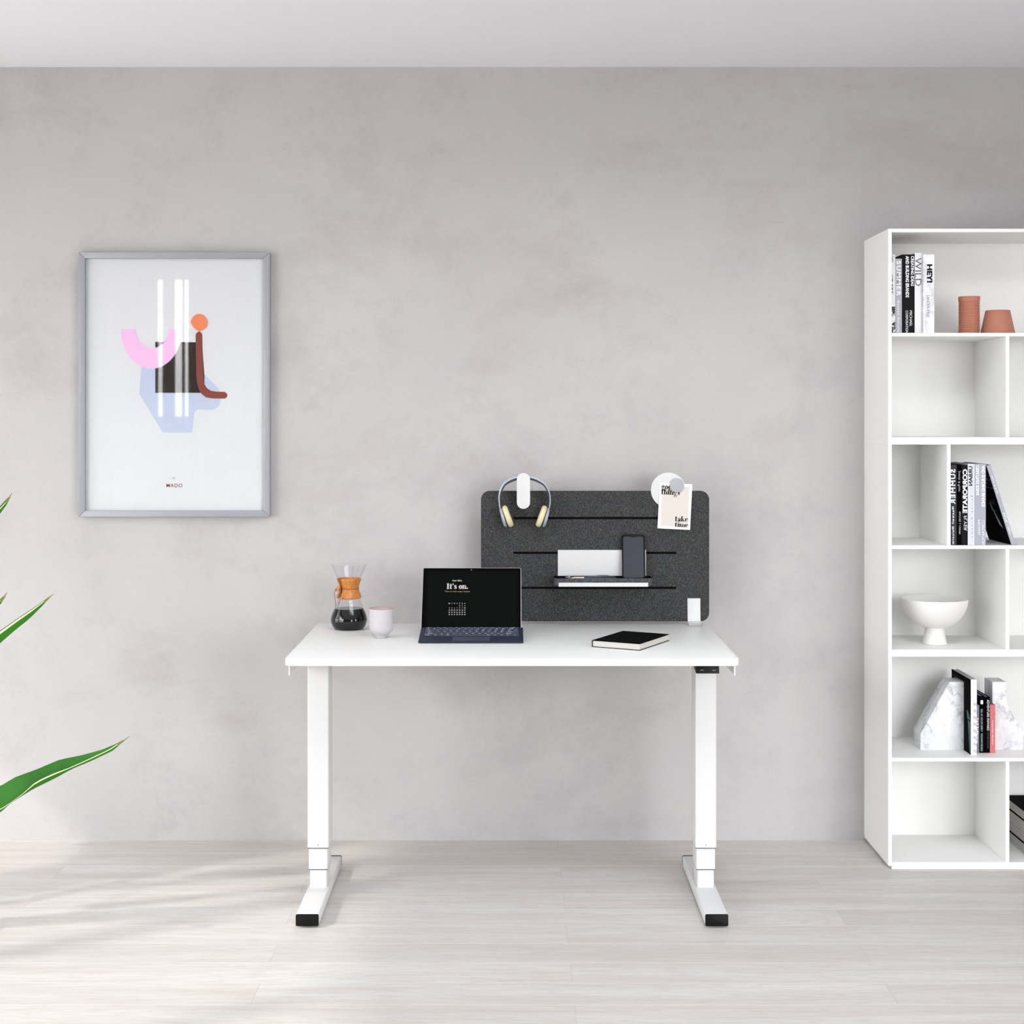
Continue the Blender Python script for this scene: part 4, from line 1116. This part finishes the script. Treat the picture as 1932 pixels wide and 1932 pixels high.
outer = [(0, zb_)] + [(.0990 * math.sin(math.radians(a)) ** .92, zr_ - (zr_ - zb_) * math.cos(math.radians(a)) ** 1.05) for a in range(6, 88, 4)] + [(.0990, zr_)]
inner = [(max(0, r_ - .0032), z_ + .0032 * (1 - r_ / .099) + (.0 if r_ < .098 else -.0)) for r_, z_ in outer]
MB().lathe(outer + [(.0974, zr_ + .0006)] + inner[::-1][1:], c, 72).build('basin', 'bowl', t, angle=50)

# ================================================================== PLANT (pot stands outside the left of the frame)
def plant():
    Yp = -1.0
    base = Vector((-1.98, Yp, 0))
    t = thing('leafy_plant', 'tall green plant with long pointed glossy leaves reaching in from left', 'plant', base)
    MB().lathe([(0, .001), (.13, .001), (.14, .01), (.17, .30), (.175, .31), (.165, .31), (.160, .27), (0, .27)], base, 48).build('planter', 'pot', t)
    MB().lathe([(0, .272), (.159, .272), (.158, .28), (0, .285)], base, 32).build('soil', 'soil', t)
    trunk = [base + Vector((0.02 * math.sin(k), .015 * math.cos(k * 1.3), .27 + .15 * k)) for k in range(9)]
    MB().tube(trunk, [.022 - .001 * k for k in range(9)], 12).build('stem', 'stem', t)
    def leaf(up, low, edge, Yd, root, two=True):
        """up/low/edge: pixel outlines from the root outwards to the shared tip"""
        m = MB(); n = 44
        def samp(L, u):
            acc = [0]
            for a, bq in zip(L[:-1], L[1:]): acc.append(acc[-1] + math.hypot(bq[0] - a[0], bq[1] - a[1]))
            s = u * acc[-1]
            for i in range(len(L) - 1):
                if s <= acc[i + 1] + 1e-9:
                    f = (s - acc[i]) / (acc[i + 1] - acc[i] or 1); return (L[i][0] + (L[i + 1][0] - L[i][0]) * f, L[i][1] + (L[i + 1][1] - L[i][1]) * f)
            return L[-1]
        rowsU, rowsE = [], []
        for k in range(n + 1):
            u = k / n; sp = math.sin(PI * min(1, u * .9 + .1)) 
            a, bq, e = samp(up, u), samp(low, u), samp(edge, u)
            wv = .035 * (1 - u) ** .6
            A = at(a[0], a[1], Yd + wv); Bp = at(bq[0], bq[1], Yd); E = at(e[0], e[1], Yd - wv * .7)
            md = A.lerp(Bp, .5) + Vector((0, .006 * (1 - u), 0))
            rim = A.lerp(Bp, .06)
            rowsU.append([A, rim, md, Bp])
            me_ = E.lerp(Bp, .5) - Vector((0, .004 * (1 - u), 0)); rimE = E.lerp(Bp, .22)
            rowsE.append([Bp, me_, rimE, E])
        R1 = [[m.bm.verts.new(p) for p in r] for r in rowsU]
        R2 = [[m.bm.verts.new(p) for p in r] for r in rowsE]
        for R, edge_i, base_mi in ((R1, 9, 0), (R2, 2, 1)):
            for k in range(n):
                for j in range(3):
                    try: f = m.bm.faces.new((R[k][j], R[k][j + 1], R[k + 1][j + 1], R[k + 1][j]))
                    except ValueError: continue
                    f.material_index = 3 if k >= n - 2 and j != 1 or k == n - 1 else (2 if j == edge_i else base_mi)
        bmesh.ops.remove_doubles(m.bm, verts=m.bm.verts[:], dist=2e-5)
        lf = m.build('leaf', ['leaf', 'leaf_back', 'leaf_edge', 'leaf_tip'], t, recalc=False, angle=60)
        sol = lf.modifiers.new('thickness', 'SOLIDIFY'); sol.thickness = .0007; sol.offset = 0
        p0 = at(*low[0], Yd); rt = Vector(root)
        mid = p0.lerp(rt, .5) + Vector((0, 0, .03))
        MB().tube([rt, mid, p0 + Vector((.01, 0, .004))], [.008, .006, .005], 8).build('petiole', 'stem', t)
    o = base
    leaf([(-330, 1640), (-220, 1560), (-110, 1510), (0, 1483.5), (27, 1467), (68, 1452), (113, 1433), (154, 1425), (191, 1415), (222, 1402), (245.5, 1388.5)],
         [(-330, 1660), (-220, 1640), (-110, 1590), (0, 1533.7), (20.5, 1515), (61.5, 1489), (102.5, 1469), (137, 1450), (171, 1436), (212, 1416.5), (245.5, 1388.5)],
         [(-330, 1652), (-220, 1628), (-110, 1578), (0, 1527), (13.7, 1519), (41, 1499.6), (68, 1475), (99, 1460.5), (133, 1448), (164, 1434), (205, 1415), (245.5, 1388.5)], Yp + .02, trunk[1])
    leaf([(-320, 1440), (-200, 1340), (-90, 1255), (0, 1190), (34, 1166.5), (68, 1144), (90.5, 1127), (102, 1120)],
         [(-320, 1450), (-200, 1385), (-90, 1295), (0, 1213.6), (27, 1190), (54.7, 1168), (78.6, 1144), (102, 1120)],
         [(-320, 1445), (-200, 1345), (-90, 1258), (0, 1192), (34, 1168), (68, 1145.5), (90.5, 1128), (102, 1120)], Yp - .03, trunk[4])
    leaf([(-380, 1360), (-250, 1290), (-100, 1205), (0, 1131), (8, 1123), (13.5, 1117)],
         [(-380, 1372), (-250, 1330), (-100, 1240), (0, 1141.5), (9, 1128), (13.5, 1117)],
         [(-380, 1366), (-250, 1310), (-100, 1220), (0, 1134), (8, 1125), (13.5, 1117)], Yp + .08, trunk[5])
    leaf([(-350, 1230), (-220, 1130), (-90, 1030), (0, 955), (12, 942), (23, 930)],
         [(-350, 1245), (-220, 1180), (-90, 1075), (0, 969), (14, 950), (23, 930)],
         [(-350, 1240), (-220, 1150), (-90, 1048), (0, 959), (13, 945), (23, 930)], Yp + .05, trunk[7])
plant()

# ================================================================== LIGHT
SKY_DIM, SKY_BRIGHT = 5.5, 16.5
w = bpy.data.worlds.new('daylight'); scn.world = w; w.use_nodes = True
nt = w.node_tree; nt.nodes.clear()
out = nt.nodes.new('ShaderNodeOutputWorld'); bg = nt.nodes.new('ShaderNodeBackground')
tc = nt.nodes.new('ShaderNodeTexCoord'); sp = nt.nodes.new('ShaderNodeSeparateXYZ'); rp = nt.nodes.new('ShaderNodeValToRGB')
mr = nt.nodes.new('ShaderNodeMapRange'); mr.inputs['From Min'].default_value = -1; mr.inputs['From Max'].default_value = 1
nt.links.new(tc.outputs['Generated'], sp.inputs[0]); nt.links.new(sp.outputs['Z'], mr.inputs['Value']); nt.links.new(mr.outputs[0], rp.inputs[0])
e = rp.color_ramp.elements
e[0].position = 0.0; e[0].color = (.36, .355, .35, 1); e[1].position = 1.0; e[1].color = (.74, .78, .82, 1)
for p, cl in ((.47, (.42, .415, .41, 1)), (.52, (.86, .86, .86, 1)), (.57, (1.04, 1.06, 1.08, 1)), (.67, (1.17, 1.2, 1.24, 1)), (.80, (.80, .82, .85, 1))):
    q = e.new(p); q.color = cl
# the sky is brightest towards the open side behind the camera and dimmer to the left
dp = nt.nodes.new('ShaderNodeVectorMath'); dp.operation = 'DOT_PRODUCT'; dp.inputs[1].default_value = (.40, -.90, 0)
nt.links.new(tc.outputs['Generated'], dp.inputs[0])
ms = nt.nodes.new('ShaderNodeMapRange'); ms.inputs['From Min'].default_value = -.4; ms.inputs['From Max'].default_value = .9
ms.inputs['To Min'].default_value = SKY_DIM; ms.inputs['To Max'].default_value = SKY_BRIGHT
nt.links.new(dp.outputs['Value'], ms.inputs['Value'])
def wmath(op, a, b, clamp=False):
    nd = nt.nodes.new('ShaderNodeMath'); nd.operation = op; nd.use_clamp = clamp
    for i, v in enumerate((a, b)):
        if isinstance(v, (int, float)): nd.inputs[i].default_value = v
        else: nt.links.new(v, nd.inputs[i])
    return nd.outputs[0]
# added glow from below on the left, brightens the ceiling there
low = wmath('MULTIPLY', sp.outputs['Z'], -6.0, True); lft = wmath('MULTIPLY', sp.outputs['X'], -1.4, True)
nt.links.new(wmath('ADD', ms.outputs[0], wmath('MULTIPLY', wmath('MULTIPLY', low, lft), 4.0)), bg.inputs[1])
nt.links.new(rp.outputs[0], bg.inputs[0])
nt.links.new(bg.outputs[0], out.inputs[0])

def portal(loc, rot, sx, sy):
    L = bpy.data.lights.new('window_portal', 'AREA'); L.shape = 'RECTANGLE'; L.size = sx; L.size_y = sy
    L.cycles.is_portal = True
    o = bpy.data.objects.new('window_portal', L); col.objects.link(o); o.location = loc; o.rotation_euler = rot
portal((RX0 - .19, (LW[0] + LW[1]) / 2, (WS + WH) / 2), (0, -PI / 2, 0), WH - WS, LW[1] - LW[0])
portal(((SKX[0] + SKX[1]) / 2, (SKY[0] + SKY[1]) / 2, CEIL + .25), (0, 0, 0), SKX[1] - SKX[0], SKY[1] - SKY[0])
portal(((RW2[0] + RW2[1]) / 2, RY0 - .19, (.12 + RH) / 2), (PI / 2, 0, 0), RW2[1] - RW2[0], RH - .12)
portal((RX1 + .19, (KW[0] + KW[1]) / 2, (KH[0] + KH[1]) / 2), (0, PI / 2, 0), KH[1] - KH[0], KW[1] - KW[0])

sd = Vector((.83, .56, -.73)).normalized()
L = bpy.data.lights.new('sun', 'SUN'); L.energy = 2.3; L.angle = math.radians(2.2); L.color = (1.0, .93, .82)
so = bpy.data.objects.new('sun', L); col.objects.link(so); so.rotation_euler = sd.to_track_quat('-Z', 'Y').to_euler(); so.location = (-6, -4, 5)

# ================================================================== CAMERA
cam = bpy.data.cameras.new('camera'); cam.sensor_width = 36; cam.lens = F / 1932 * 36
cam.shift_x = 0.0; cam.shift_y = -(966 - CY) / 1932
cam.clip_start = .05
co = bpy.data.objects.new('camera', cam); col.objects.link(co)
co.location = (0, CAMY, CAMZ); co.rotation_euler = (PI / 2, 0, 0)
scn.camera = co
vs = scn.view_settings; vs.view_transform = 'Standard'; vs.look = 'None'; vs.exposure = -0.49; vs.gamma = 1.0; vs.use_curve_mapping = False
